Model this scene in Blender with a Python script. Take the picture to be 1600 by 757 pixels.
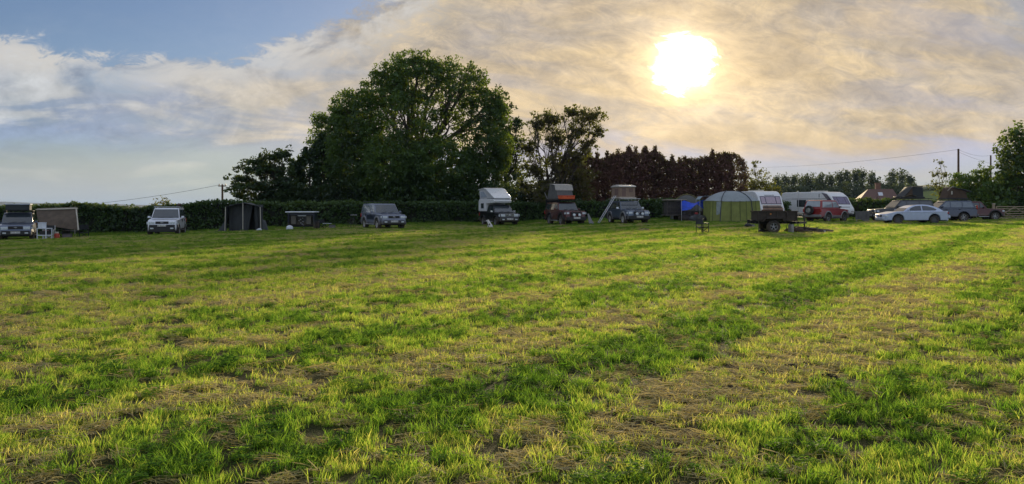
import bpy, bmesh, math, random
import numpy as np
from mathutils import Vector, Matrix, Euler
R = math.radians
random.seed(7)
rng = np.random.default_rng(11)
scene = bpy.context.scene
for o in list(bpy.data.objects): bpy.data.objects.remove(o)

# ------------------------------------------------------------------ camera
F = 1232.0; CX = 800.0; HZ = 325.0; EYE = 1.6      # focal length and horizon in photo pixels
cd = bpy.data.cameras.new('camera'); cam = bpy.data.objects.new('camera', cd)
scene.collection.objects.link(cam); scene.camera = cam
cam.location = (0, 0, EYE); cam.rotation_euler = (R(90), 0, 0)
cd.sensor_width = 36; cd.lens = 36 * F / 1600; cd.shift_y = -53.5 / 1600
cd.clip_start = 0.05; cd.clip_end = 20000

# ------------------------------------------------------------------ light
SUN_AZ = math.atan2(1068 - 800, 1232)               # to the right of straight ahead (+Y)
SUN_EL = R(10.1)
sd = Vector((math.sin(SUN_AZ) * math.cos(SUN_EL), math.cos(SUN_AZ) * math.cos(SUN_EL), math.sin(SUN_EL)))
sl = bpy.data.lights.new('sun', 'SUN'); sl.energy = SUN_E = 5.0; sl.angle = R(5.0); sl.color = (1.0, 0.80, 0.50)
so = bpy.data.objects.new('sun', sl); scene.collection.objects.link(so)
so.rotation_euler = sd.to_track_quat('Z', 'Y').to_euler(); so.location = (20, 60, 60)
scene.view_settings.view_transform = 'Standard'; scene.view_settings.look = 'None'
scene.view_settings.exposure = 0.32; scene.view_settings.gamma = 1.0
scene.view_settings.use_curve_mapping = False

class NT:                                            # small node-tree helper
    def __init__(s, tree): s.t = tree; s.n = tree.nodes; s.l = tree.links
    def new(s, typ, **kw):
        n = s.n.new(typ)
        for k, v in kw.items(): setattr(n, k, v)
        return n
    def put(s, sock, v):
        if v is None: return
        if hasattr(v, 'is_output') or isinstance(v, bpy.types.NodeSocket): s.l.new(v, sock)
        else:
            if isinstance(v, (int, float)) and sock.type in ('RGBA',): v = (v, v, v, 1)
            if isinstance(v, (int, float)) and sock.type == 'VECTOR': v = (v, v, v)
            if sock.type == 'RGBA' and len(v) == 3: v = (*v, 1)
            sock.default_value = v
    def m(s, op, a, b=None, c=None, clamp=False):
        n = s.new('ShaderNodeMath', operation=op, use_clamp=clamp)
        s.put(n.inputs[0], a); s.put(n.inputs[1], b)
        if c is not None: s.put(n.inputs[2], c)
        return n.outputs[0]
    def vm(s, op, a, b=None, scale=None):
        n = s.new('ShaderNodeVectorMath', operation=op)
        s.put(n.inputs[0], a); s.put(n.inputs[1], b)
        if scale is not None: s.put(n.inputs['Scale'], scale)
        return n.outputs['Value'] if op in ('DOT_PRODUCT', 'LENGTH') else n.outputs[0]
    def mix(s, f, a, b, blend='MIX'):
        n = s.new('ShaderNodeMix', data_type='RGBA', blend_type=blend)
        s.put(n.inputs[0], f); s.put(n.inputs[6], a); s.put(n.inputs[7], b)
        return n.outputs[2]
    def noise(s, vec, scale, detail=3, rough=.5, dist=0):
        n = s.new('ShaderNodeTexNoise'); s.put(n.inputs['Vector'], vec)
        n.inputs['Scale'].default_value = scale; n.inputs['Detail'].default_value = detail
        n.inputs['Roughness'].default_value = rough; n.inputs['Distortion'].default_value = dist
        return n.outputs[0]
    def ss(s, x, a, b, lo=0., hi=1.):                # smoothstep a..b
        n = s.new('ShaderNodeMapRange', interpolation_type='SMOOTHSTEP')
        s.put(n.inputs[0], x); s.put(n.inputs[1], a); s.put(n.inputs[2], b); s.put(n.inputs[3], lo); s.put(n.inputs[4], hi)
        return n.outputs[0]
    def ramp(s, f, stops):
        n = s.new('ShaderNodeValToRGB'); s.put(n.inputs[0], f); e = n.color_ramp.elements
        while len(e) < len(stops): e.new(.5)
        for i, (p, c) in enumerate(stops): e[i].position = p; e[i].color = (*c, 1)
        return n.outputs[0]
    def comb(s, x, y, z):
        n = s.new('ShaderNodeCombineXYZ'); s.put(n.inputs[0], x); s.put(n.inputs[1], y); s.put(n.inputs[2], z); return n.outputs[0]

# sky: Nishita sky behind a broken, thin cloud sheet with the veiled sun in it
w = bpy.data.worlds.new('World'); scene.world = w; w.use_nodes = True
W = NT(w.node_tree); W.n.clear()
tc = W.new('ShaderNodeTexCoord').outputs['Generated']
d = W.vm('NORMALIZE', tc)
sp = W.new('ShaderNodeSeparateXYZ'); W.put(sp.inputs[0], d); dx, dy, dz = sp.outputs
sky = W.new('ShaderNodeTexSky', sky_type='NISHITA', sun_disc=False, sun_elevation=SUN_EL, sun_rotation=SUN_AZ,
            air_density=1.0, dust_density=0.6, ozone_density=1.6)
skyc = W.vm('SCALE', sky.outputs[0], scale=0.075)
skyc = W.vm('MULTIPLY', W.vm('MINIMUM', skyc, (0.60, 0.58, 0.62)), (0.68, 0.76, 1.02))
cosa = W.vm('DOT_PRODUCT', d, tuple(sd))
ang = W.m('MULTIPLY', W.m('ARCCOSINE', W.m('MINIMUM', cosa, 0.99999)), 57.2958)      # degrees from the sun
den = W.m('ADD', W.m('MAXIMUM', dz, 0.0), 0.07)
px_ = W.m('DIVIDE', dx, den); py_ = W.m('DIVIDE', dy, den)
P = W.comb(px_, py_, 0.0)
ax = W.m('DIVIDE', dx, W.m('MAXIMUM', W.m('ABSOLUTE', dy), 0.05))
az = W.m('DIVIDE', dz, W.m('MAXIMUM', W.m('ABSOLUTE', dy), 0.05))
nbig = W.noise(P, 0.55, 4, .55, .6)
azs = W.m('ADD', az, W.m('MULTIPLY', W.m('MAXIMUM', W.m('SUBTRACT', ax, -0.1), 0.0), 0.12))
nrip = W.noise(W.comb(W.m('MULTIPLY', ax, 4.5), W.m('MULTIPLY', azs, 22.0), 2.0), 1.0, 4, .5, .8)
nrip2 = W.noise(W.comb(W.m('MULTIPLY', ax, 15.0), W.m('MULTIPLY', azs, 38.0), 5.0), 1.0, 8, .66, 1.6)
nmot = W.noise(W.comb(W.m('MULTIPLY', ax, 24.0), W.m('MULTIPLY', azs, 46.0), 8.0), 1.0, 9, .72, .8)
nmid = W.noise(W.comb(W.m('MULTIPLY', ax, 5.0), W.m('MULTIPLY', azs, 11.0), 3.0), 1.0, 6, .55, .9)
high = W.m('MULTIPLY', W.ss(azs, 0.09, 0.21), W.ss(W.m('ABSOLUTE', W.m('SUBTRACT', ax, -.05)), .9, .3, .55, 1.0))
nfine = W.noise(W.comb(W.m('MULTIPLY', ax, 7.0), W.m('MULTIPLY', azs, 13.0), 11.0), 1.0, 8, .62, .6)
# clear blue opening high on the left
ox = W.m('DIVIDE', W.m('ADD', ax, 0.44), 0.27); oz = W.m('DIVIDE', W.m('SUBTRACT', az, 0.295), 0.105)
rr = W.m('ADD', W.m('MULTIPLY', ox, ox), W.m('MULTIPLY', oz, oz))
rr = W.m('ADD', rr, W.m('MULTIPLY', W.m('SUBTRACT', nmot, .5), 1.5))
rr = W.m('ADD', rr, W.m('MULTIPLY', W.m('SUBTRACT', nbig, .5), 1.2))
rr = W.m('ADD', rr, W.m('MULTIPLY', W.m('SUBTRACT', nfine, .5), 0.9))
front = W.ss(dy, 0.0, 0.3)
opening = W.m('MULTIPLY', W.ss(rr, 1.30, 0.85), front)
edge = W.m('MULTIPLY', W.m('MULTIPLY', W.ss(rr, 0.95, 1.25), W.ss(rr, 2.3, 1.2)), front)
streak = W.ss(W.m('ADD', W.m('MULTIPLY', nrip, .8), W.m('MULTIPLY', nrip2, .2)), 0.43, 0.58)
streak = W.m('ADD', W.m('MULTIPLY', streak, W.m('SUBTRACT', 1.0, W.m('MULTIPLY', high, .75))), W.m('MULTIPLY', W.m('MULTIPLY', high, .75), W.ss(W.m('ADD', W.m('MULTIPLY', nmid, .6), W.m('MULTIPLY', nmot, .4)), .40, .60)))
cover = W.m('ADD', W.m('MULTIPLY', nbig, .45), W.m('ADD', W.m('MULTIPLY', nrip, .35), W.m('MULTIPLY', nfine, .30)))
cover = W.ss(cover, 0.38, 0.60, 0.42, 0.96)
warm = W.ss(ang, 44.0, 6.0)
cover = W.m('MAXIMUM', cover, W.m('MULTIPLY', warm, 0.93))
lowclear = W.ss(W.m('ADD', az, W.m('MULTIPLY', W.m('SUBTRACT', nrip, .5), .10)), 0.10, 0.045)                     # the sheet thins out towards the horizon
cover = W.m('MULTIPLY', cover, W.m('SUBTRACT', 1.0, W.m('MULTIPLY', lowclear, 0.80)))
cover = W.m('MULTIPLY', cover, W.m('SUBTRACT', 1.0, W.m('MULTIPLY', opening, 0.93)))
cover = W.m('MAXIMUM', cover, W.m('MULTIPLY', edge, 0.80))
cold_c = W.mix(streak, (0.235, 0.295, 0.42), (0.47, 0.485, 0.50))
warm_c = W.mix(streak, (0.41, 0.36, 0.30), (0.58, 0.45, 0.275))
cl = W.mix(W.ss(ang, 46.0, 14.0), cold_c, warm_c)
fine_b = W.m('MULTIPLY', W.ss(nfine, 0.3, 0.72, 0.78, 1.2), W.ss(az, 0.08, 0.27, 1.04, 0.80))
fine_b = W.m('MULTIPLY', fine_b, W.m('ADD', 1.0, W.m('MULTIPLY', W.m('MULTIPLY', W.m('SUBTRACT', nmot, .5), W.m('MAXIMUM', high, .35)), 1.15)))
cl = W.vm('SCALE', cl, scale=fine_b)
cl = W.mix(W.m('MULTIPLY', edge, W.ss(nfine, .4, .6)), cl, (0.52, 0.50, 0.47))
# light of the veiled sun scattered in the cloud
g1 = W.m('EXPONENT', W.m('MULTIPLY', ang, -0.16)); g2 = W.m('EXPONENT', W.m('MULTIPLY', ang, -0.72))
glow = W.vm('ADD', W.vm('SCALE', (0.34, 0.23, 0.09), scale=g1), W.vm('SCALE', (2.0, 1.45, 0.72), scale=g2))
glow = W.vm('SCALE', glow, scale=W.ss(nrip2, .25, .7, .7, 1.3))
skyl = W.mix(W.ss(az, 0.10, 0.0), skyc, W.mix(W.ss(ang, 50., 12.), (0.40, 0.43, 0.44), (0.42, 0.45, 0.405)))
backdim = W.ss(dy, -0.6, 0.2)
col = W.mix(cover, skyl, cl)
col = W.vm('ADD', col, glow)
rag = W.m('ADD', ang, W.m('MULTIPLY', W.m('SUBTRACT', nrip2, .5), 3.2))
core = W.ss(rag, 2.3, 1.1)
col = W.vm('ADD', col, W.vm('SCALE', (6.0, 5.2, 3.6), scale=core))
col = W.vm('SCALE', col, scale=W.m('ADD', 1.0, W.m('MULTIPLY', W.m('MAXIMUM', W.ss(dy, 0.35, -0.35), W.ss(dz, 0.40, 0.75)), 0.45)))  # zenith and sky behind the camera brightened to add fill light
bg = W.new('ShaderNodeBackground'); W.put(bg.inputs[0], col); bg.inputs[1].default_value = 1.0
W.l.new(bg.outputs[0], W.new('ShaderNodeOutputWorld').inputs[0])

# ------------------------------------------------------------------ object helpers
COL = scene.collection
def tag(o, label=None, cat=None, group=None, kind=None):
    for k, v in (('label', label), ('category', cat), ('group', group), ('kind', kind)):
        if v: o[k] = v
    return o
def empty(name, loc, rz=0, **kw):
    o = bpy.data.objects.new(name, None); COL.objects.link(o)
    o.location = loc; o.rotation_euler = (0, 0, rz); o.empty_display_size = .2
    return tag(o, **kw)
def smooth_noise1(x): return x*x*(3-2*x)
class MB:
    def __init__(s): s.v = []; s.f = []; s.M = None
    def add(s, vs, fs):
        b = len(s.v)
        if s.M is not None: vs = [s.M @ Vector(q) for q in vs]
        s.v += [tuple(q) for q in vs]; s.f += [tuple(i + b for i in f) for f in fs]; return s
    def box(s, c, size, rot=(0, 0, 0)):
        m = Matrix.Translation(c) @ Euler(rot).to_matrix().to_4x4()
        a, b, c_ = [q / 2 for q in size]
        vs = [m @ Vector((x*a, y*b, z*c_)) for x in (-1, 1) for y in (-1, 1) for z in (-1, 1)]
        return s.add(vs, [(0,1,3,2),(4,6,7,5),(0,4,5,1),(2,3,7,6),(0,2,6,4),(1,5,7,3)])
    def loft(s, A, B):                                # two matching closed outlines -> solid
        n = len(A)
        return s.add(list(A) + list(B), [tuple(range(n))[::-1], tuple(range(n, 2*n))] + [(i, (i+1) % n, (i+1) % n + n, i + n) for i in range(n)])
    def prism(s, poly, hw):                           # side profile (x,z), half width a number or f(x,z)
        h = hw if callable(hw) else (lambda x, z: hw)
        return s.loft([(x, -h(x, z), z) for x, z in poly], [(x, h(x, z), z) for x, z in poly])
    def tube(s, p0, p1, r0, r1=None, n=8):
        r1 = r0 if r1 is None else r1
        p0 = Vector(p0); p1 = Vector(p1); dd = (p1 - p0)
        if dd.length < 1e-6: return s
        q = dd.to_track_quat('Z', 'Y')
        A = [p0 + q @ Vector((r0*math.cos(t), r0*math.sin(t), 0)) for t in [2*math.pi*i/n for i in range(n)]]
        B = [p1 + q @ Vector((r1*math.cos(t), r1*math.sin(t), 0)) for t in [2*math.pi*i/n for i in range(n)]]
        return s.loft(A, B)
    def path(s, pts, r, n=6):
        for a, b in zip(pts[:-1], pts[1:]): s.tube(a, b, r, r, n)
        return s
    def lathe_y(s, prof, c, n=24):                    # profile (radius, y) turned about the y axis through c
        k = len(prof); vs = []
        for i in range(n):
            t = 2*math.pi*i/n
            vs += [(c[0] + r*math.cos(t), c[1] + y, c[2] + r*math.sin(t)) for r, y in prof]
        return s.add(vs, [(i*k+j, i*k+j+1, ((i+1) % n)*k+j+1, ((i+1) % n)*k+j) for i in range(n) for j in range(k-1)])
    def lathe_z(s, prof, c, n=20):
        k = len(prof); vs = []
        for i in range(n):
            t = 2*math.pi*i/n
            vs += [(c[0] + r*math.cos(t), c[1] + r*math.sin(t), c[2] + z) for r, z in prof]
        return s.add(vs, [(i*k+j, ((i+1) % n)*k+j, ((i+1) % n)*k+j+1, i*k+j+1) for i in range(n) for j in range(k-1)])
    def blob(s, c, rad, nu=10, nv=7, jit=0.0):
        vs = []; 
        for j in range(nv+1):
            ph = math.pi*j/nv
            for i in range(nu):
                t = 2*math.pi*i/nu; k = 1 + random.uniform(-jit, jit)
                vs.append((c[0]+rad[0]*math.sin(ph)*math.cos(t)*k, c[1]+rad[1]*math.sin(ph)*math.sin(t)*k, c[2]+rad[2]*math.cos(ph)*k))
        return s.add(vs, [(j*nu+i, (j+1)*nu+i, (j+1)*nu+(i+1) % nu, j*nu+(i+1) % nu) for j in range(nv) for i in range(nu)])
    def sheet(s, g, th=0.006):                        # grid of points (rows) -> cloth with thickness
        nr, nc = len(g), len(g[0]); b = [Vector(q) for r_ in g for q in r_]
        def I(i, j): return i*nc + j
        nrm = []
        for i in range(nr):
            for j in range(nc):
                a = b[I(min(i+1, nr-1), j)] - b[I(max(i-1, 0), j)]; c = b[I(i, min(j+1, nc-1))] - b[I(i, max(j-1, 0))]
                q = a.cross(c); nrm.append(q.normalized() if q.length > 1e-9 else Vector((0, 0, 1)))
        top = [p + q*th/2 for p, q in zip(b, nrm)]; bot = [p - q*th/2 for p, q in zip(b, nrm)]; N = nr*nc
        fs = []
        for i in range(nr-1):
            for j in range(nc-1):
                fs += [(I(i,j), I(i+1,j), I(i+1,j+1), I(i,j+1)), (N+I(i,j), N+I(i,j+1), N+I(i+1,j+1), N+I(i+1,j))]
        ring = [I(0,j) for j in range(nc)] + [I(i,nc-1) for i in range(1,nr)] + [I(nr-1,j) for j in range(nc-2,-1,-1)] + [I(i,0) for i in range(nr-2,0,-1)]
        for a, c in zip(ring, ring[1:] + ring[:1]): fs.append((a, c, N+c, N+a))
        return s.add(top + bot, fs)
    def build(s, name, mat, parent=None, bevel=0, seg=2, smooth=False, sub=0, **kw):
        me = bpy.data.meshes.new(name); me.from_pydata(s.v, [], s.f); me.update()
        bm = bmesh.new(); bm.from_mesh(me); bmesh.ops.recalc_face_normals(bm, faces=bm.faces); bm.to_mesh(me); bm.free()
        o = bpy.data.objects.new(name, me); COL.objects.link(o)
        for m in (mat if isinstance(mat, (list, tuple)) else [mat]): me.materials.append(m)
        if parent is not None: o.parent = parent
        if bevel:
            md = o.modifiers.new('b', 'BEVEL'); md.width = bevel; md.segments = seg; md.limit_method = 'ANGLE'; md.angle_limit = R(28)
            md.harden_normals = False
        if sub:
            md = o.modifiers.new('s', 'SUBSURF'); md.levels = sub; md.render_levels = sub
        if smooth or bevel:
            me.polygons.foreach_set('use_smooth', [True]*len(me.polygons))
            if hasattr(me, 'set_sharp_from_angle') and not sub: me.set_sharp_from_angle(angle=R(38))
        return tag(o, **kw)

# ------------------------------------------------------------------ materials
MATS = {}
def pmat(name, col, rough=.6, metal=0, var=.12, scale=6, dirt=0, spec=.5, coat=0, transl=0, bump=0, emis=None):
    if name in MATS: return MATS[name]
    m = bpy.data.materials.new(name); m.use_nodes = True; T = NT(m.node_tree); T.n.clear()
    out = T.new('ShaderNodeOutputMaterial'); b = T.new('ShaderNodeBsdfPrincipled')
    oc = T.new('ShaderNodeTexCoord').outputs['Object']
    n1 = T.noise(oc, scale, 4, .6)
    c = T.mix(T.ss(n1, .3, .7), tuple(q*(1-var) for q in col), tuple(min(1, q*(1+var)) for q in col))
    rg = T.ss(n1, .2, .8, max(0, rough-.06), min(1, rough+.08))
    if dirt:
        z = T.new('ShaderNodeSeparateXYZ'); T.put(z.inputs[0], oc)
        n2 = T.noise(oc, 3.0, 6, .7)
        f = T.m('MULTIPLY', T.ss(T.m('ADD', z.outputs[2], T.m('MULTIPLY', n2, -.9)), .35, -.15), dirt)
        c = T.mix(f, c, (.13, .10, .07)); rg = T.m('ADD', rg, T.m('MULTIPLY', f, .5), clamp=True)
    T.put(b.inputs['Base Color'], c); T.put(b.inputs['Roughness'], rg)
    b.inputs['Metallic'].default_value = metal; b.inputs['Specular IOR Level'].default_value = spec
    b.inputs['Coat Weight'].default_value = coat; b.inputs['Coat Roughness'].default_value = .06
    if bump:
        bp = T.new('ShaderNodeBump'); bp.inputs['Strength'].default_value = bump; bp.inputs['Distance'].default_value = .02
        T.put(bp.inputs['Height'], T.noise(oc, scale*3, 5, .6)); T.l.new(bp.outputs[0], b.inputs['Normal'])
    s = b.outputs[0]
    if transl:
        tr = T.new('ShaderNodeBsdfTranslucent'); T.put(tr.inputs[0], c); mx = T.new('ShaderNodeMixShader'); mx.inputs[0].default_value = transl
        T.l.new(s, mx.inputs[1]); T.l.new(tr.outputs[0], mx.inputs[2]); s = mx.outputs[0]
    T.l.new(s, out.inputs[0]); MATS[name] = m; return m
def leafmat(name, stops, transl=.35, rough=.5, gloss=.04):
    if name in MATS: return MATS[name]
    m = bpy.data.materials.new(name); m.use_nodes = True; T = NT(m.node_tree); T.n.clear()
    at = T.new('ShaderNodeAttribute'); at.attribute_name = 'v'
    c = T.ramp(at.outputs['Fac'], stops)
    df = T.new('ShaderNodeBsdfDiffuse'); T.put(df.inputs[0], c)
    tr = T.new('ShaderNodeBsdfTranslucent'); T.put(tr.inputs[0], T.mix(.5, c, (.30, .38, .02)))
    mx = T.new('ShaderNodeMixShader'); mx.inputs[0].default_value = transl; T.l.new(df.outputs[0], mx.inputs[1]); T.l.new(tr.outputs[0], mx.inputs[2])
    gl = T.new('ShaderNodeBsdfGlossy'); gl.inputs['Roughness'].default_value = rough; gl.inputs[0].default_value = (.8, .85, .9, 1)
    m2 = T.new('ShaderNodeMixShader'); m2.inputs[0].default_value = gloss; T.l.new(mx.outputs[0], m2.inputs[1]); T.l.new(gl.outputs[0], m2.inputs[2])
    T.l.new(m2.outputs[0], T.new('ShaderNodeOutputMaterial').inputs[0]); MATS[name] = m; return m

# ------------------------------------------------------------------ terrain
_ctl = [(-160, 372, 58), (28, 377, 51), (260, 367.5, 53), (378, 362.5, 56), (597, 358, 56), (777, 354, 64), (883, 351.5, 61),
        (978, 350, 61), (1140, 347.5, 63), (1290, 348.5, 64), (1425, 350, 60), (1500, 347.5, 67), (1580, 344, 76), (1800, 342, 80)]
def S_(y): return np.clip(y, 0, 78) / 58.0
_cx = np.array([(p-CX)/F*Y for p, q, Y in _ctl]); _cz = np.array([(EYE - (q-HZ)*Y/F)/S_(Y) for p, q, Y in _ctl])
_xs = np.linspace(-90, 90, 721); _t = np.interp(_xs, _cx, _cz)
_k = np.exp(-0.5*(np.arange(-24, 25)*.25/2.2)**2); _k /= _k.sum()
_ts = np.convolve(np.pad(_t, 24, mode='edge'), _k, 'valid')
def ground(x, y):
    return float(np.interp(x, _xs, _ts) * S_(y))
def groundv(x, y): return np.interp(x, _xs, _ts) * S_(y)
def at(px, Y, dz=0):
    X = (px-CX)/F*Y; return Vector((X, Y, ground(X, Y)+dz))
def pt(px, py, Y): return Vector(((px-CX)/F*Y, Y, EYE+(HZ-py)/F*Y))

def _hash(ix, iy, s):
    h = (ix.astype(np.int64)*374761393 + iy.astype(np.int64)*668265263 + s*1442695041) & 0xffffffff
    h = ((h ^ (h >> 13))*1274126177) & 0xffffffff
    return ((h ^ (h >> 16)) & 0xffff)/65535.0
def vnoise(x, y, s=0):
    x0 = np.floor(x); y0 = np.floor(y); fx = x-x0; fy = y-y0; fx = fx*fx*(3-2*fx); fy = fy*fy*(3-2*fy)
    a = _hash(x0, y0, s); b = _hash(x0+1, y0, s); c = _hash(x0, y0+1, s); e = _hash(x0+1, y0+1, s)
    return (a*(1-fx)+b*fx)*(1-fy)+(c*(1-fx)+e*fx)*fy
def fbm(x, y, s=0, o=4):
    r = 0; a = .5; t = 0
    for i in range(o): r = r + a*vnoise(x*2**i, y*2**i, s+i*17); t += a; a *= .55
    return r/t
CA, SA = math.cos(R(36.3)), math.sin(R(36.3))
def dryness(x, y):                                    # mown rows: lush lines and dry lines between
    u = x*CA - y*SA; v = x*SA + y*CA
    wv = (fbm(u*.35, v*.10, 5)-.5)*1.5
    st = np.cos(2*np.pi*(u+4.1+wv)/2.9)
    main = np.exp(-((u+4.15+wv*.25)/.42)**2)
    dd = .455 - .19*st - .22*main + (fbm(u*.8, v*.3, 9)-.5)*1.2 + (fbm(x*2.2, y*2.2, 3, 3)-.5)*1.25 + (fbm(x*6.5, y*6.5, 13, 2)-.5)*.8
    dd = dd + .10*np.exp(-((u+2.6)/1.0)**2)
    return np.clip(dd, 0, 1)
# ------------------------------------------------------------------ ground sheet
def axis(parts):
    r = []
    for a, b, n in parts: r += list(np.linspace(a, b, n, endpoint=False))
    return np.array(r + [parts[-1][1]])
gx = axis([(-9000, -1500, 5), (-1500, -200, 8), (-200, -60, 12), (-60, -16, 66), (-16, 16, 200), (16, 60, 66), (60, 200, 12), (200, 1500, 8), (1500, 9000, 5)])
gy = axis([(-2000, -60, 6), (-60, 1, 20), (1, 20, 130), (20, 90, 170), (90, 300, 16), (300, 2000, 10), (2000, 11000, 6)])
GX, GY = np.meshgrid(gx, gy); GZ = groundv(GX, GY)
near = np.clip(1-np.hypot(GX, GY)/30, 0, 1)
GZ = GZ + near*(fbm(GX*1.1, GY*1.1, 21, 3)-.5)*.05 - np.clip((GY-120)/4000, 0, 1)*3 - near*.004
ny, nx = GX.shape
vs = np.stack([GX, GY, GZ], -1).reshape(-1, 3)
ii = np.arange(ny*nx).reshape(ny, nx)
fs = np.stack([ii[:-1, :-1], ii[:-1, 1:], ii[1:, 1:], ii[1:, :-1]], -1).reshape(-1, 4)
def npmesh(name, verts, faces, mats, attrs=None, matidx=None, smooth=False):
    me = bpy.data.meshes.new(name); k = faces.shape[1]
    me.vertices.add(len(verts)); me.vertices.foreach_set('co', np.ascontiguousarray(verts, np.float32).ravel())
    me.loops.add(faces.size); me.loops.foreach_set('vertex_index', np.ascontiguousarray(faces, np.int32).ravel())
    me.polygons.add(len(faces)); me.polygons.foreach_set('loop_start', np.arange(0, faces.size, k, dtype=np.int32))
    try: me.polygons.foreach_set('loop_total', np.full(len(faces), k, np.int32))
    except Exception: pass
    for m in mats: me.materials.append(m)
    if matidx is not None: me.polygons.foreach_set('material_index', matidx.astype(np.int32))
    if smooth: me.polygons.foreach_set('use_smooth', np.ones(len(faces), bool))
    for an, (dom, arr) in (attrs or {}).items():
        a = me.attributes.new(an, 'FLOAT', dom); a.data.foreach_set('value', np.ascontiguousarray(arr, np.float32).ravel())
    me.update(calc_edges=True); me.validate()
    o = bpy.data.objects.new(name, me); COL.objects.link(o); return o
m = bpy.data.materials.new('meadow_soil'); m.use_nodes = True; T = NT(m.node_tree); T.n.clear()
geo = T.new('ShaderNodeNewGeometry').outputs['Position']
a_ = T.new('ShaderNodeAttribute'); a_.attribute_name = 'dry'
n1 = T.noise(geo, 9.0, 6, .65); n2 = T.noise(geo, 60.0, 4, .6); n3 = T.noise(geo, 1.3, 4, .6)
f = T.m('ADD', a_.outputs['Fac'], T.m('MULTIPLY', T.m('SUBTRACT', n1, .5), .9), clamp=True)
c = T.ramp(f, [(0, (.022, .032, .008)), (.45, (.045, .048, .014)), (.75, (.075, .062, .028)), (1, (.075, .052, .03))])
c = T.mix(T.ss(n2, .35, .7, 0, .6), c, T.mix(n3, (.035, .05, .012), (.10, .09, .035)))
b = T.new('ShaderNodeBsdfPrincipled'); T.put(b.inputs['Base Color'], c); b.inputs['Roughness'].default_value = .9; b.inputs['Specular IOR Level'].default_value = .1
bp = T.new('ShaderNodeBump'); bp.inputs['Strength'].default_value = .8; bp.inputs['Distance'].default_value = .04
T.put(bp.inputs['Height'], T.m('ADD', n2, T.m('MULTIPLY', n1, 2.0))); T.l.new(bp.outputs[0], b.inputs['Normal'])
T.l.new(b.outputs[0], T.new('ShaderNodeOutputMaterial').inputs[0])
gr = npmesh('ground', vs, fs, [m], {'dry': ('POINT', dryness(GX, GY))}, smooth=True)
tag(gr, kind='structure')

# ------------------------------------------------------------------ grass: tufts scattered as ground cover
def grass_mat(name, stops, transl):
    m = bpy.data.materials.new(name); m.use_nodes = True; T = NT(m.node_tree); T.n.clear()
    a = T.new('ShaderNodeAttribute'); a.attribute_name = 'dry'; a.attribute_type = 'INSTANCER'
    bl = T.new('ShaderNodeAttribute'); bl.attribute_name = 'v'
    oi = T.new('ShaderNodeObjectInfo').outputs['Random']
    f = T.m('ADD', T.m('MULTIPLY', a.outputs['Fac'], .36), T.m('ADD', T.m('MULTIPLY', bl.outputs['Fac'], .42), T.m('MULTIPLY', oi, .16)), clamp=True)
    c = T.ramp(f, stops)
    df = T.new('ShaderNodeBsdfDiffuse'); T.put(df.inputs[0], c)
    tr = T.new('ShaderNodeBsdfTranslucent'); T.put(tr.inputs[0], T.vm('MULTIPLY', c, (1.75, 1.62, .95)))
    mx = T.new('ShaderNodeMixShader'); mx.inputs[0].default_value = transl; T.l.new(df.outputs[0], mx.inputs[1]); T.l.new(tr.outputs[0], mx.inputs[2])
    gl = T.new('ShaderNodeBsdfGlossy'); gl.inputs['Roughness'].default_value = .45
    m2 = T.new('ShaderNodeMixShader'); m2.inputs[0].default_value = .012; T.l.new(mx.outputs[0], m2.inputs[1]); T.l.new(gl.outputs[0], m2.inputs[2])
    T.l.new(m2.outputs[0], T.new('ShaderNodeOutputMaterial').inputs[0]); return m
GM = grass_mat('grass_blade', [(0, (.018, .060, .010)), (.20, (.080, .185, .024)), (.48, (.20, .325, .048)), (.74, (.36, .395, .11)), (.90, (.50, .45, .22)), (1, (.54, .46, .28))], .64)
HM = grass_mat('hay_blade', [(0, (.10, .10, .03)), (.35, (.30, .27, .12)), (.7, (.46, .40, .24)), (1, (.20, .13, .07))], .35)
def tuft(n, hmin, hmax, rad, lean, wd, mat, flat=False, dry0=0.):
    V = []; Fq = []; vv = []
    for i in range(n):
        r = rad*math.sqrt(rng.random()); t = rng.random()*6.283; bx, by = r*math.cos(t), r*math.sin(t)
        h = rng.uniform(hmin, hmax); a = rng.random()*6.283; ln = rng.uniform(.15, 1)*lean*h; w = wd*rng.uniform(.7, 1.3)
        face = rng.random()*3.1416; wx, wy = math.cos(face)*w/2, math.sin(face)*w/2
        base = len(V); z0 = -.01
        if flat:
            z0 = rng.uniform(.004, .03); L = h; e = rng.uniform(-.3, .35)*h
            for k, s_ in enumerate((0, .5, 1)):
                x = bx+math.cos(a)*L*(s_-.5); y = by+math.sin(a)*L*(s_-.5); z = z0+e*(s_*s_)*.6+.006*(k == 1)
                z = max(.003, z); ww = (1, 1, .5)[k]
                V += [(x-math.sin(a)*w/2*ww, y+math.cos(a)*w/2*ww, z), (x+math.sin(a)*w/2*ww, y-math.cos(a)*w/2*ww, z+.002)]
            Fq += [(base, base+1, base+3, base+2), (base+2, base+3, base+5, base+4)]; vv += [rng.random()]*6
        else:
            for k, s_ in enumerate((0, .5, 1)):
                x = bx+math.cos(a)*ln*s_*s_; y = by+math.sin(a)*ln*s_*s_; z = z0+h*s_*(1-.25*s_*lean); ww = (1, .85, .12)[k]
                V += [(x-wx*ww, y-wy*ww, z), (x+wx*ww, y+wy*ww, z)]
            Fq += [(base, base+1, base+3, base+2), (base+2, base+3, base+5, base+4)]; q = min(1, rng.random()**1.6 + (dry0 if rng.random() < .4 else 0)); vv += [q]*6
    return V, Fq, vv
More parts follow.
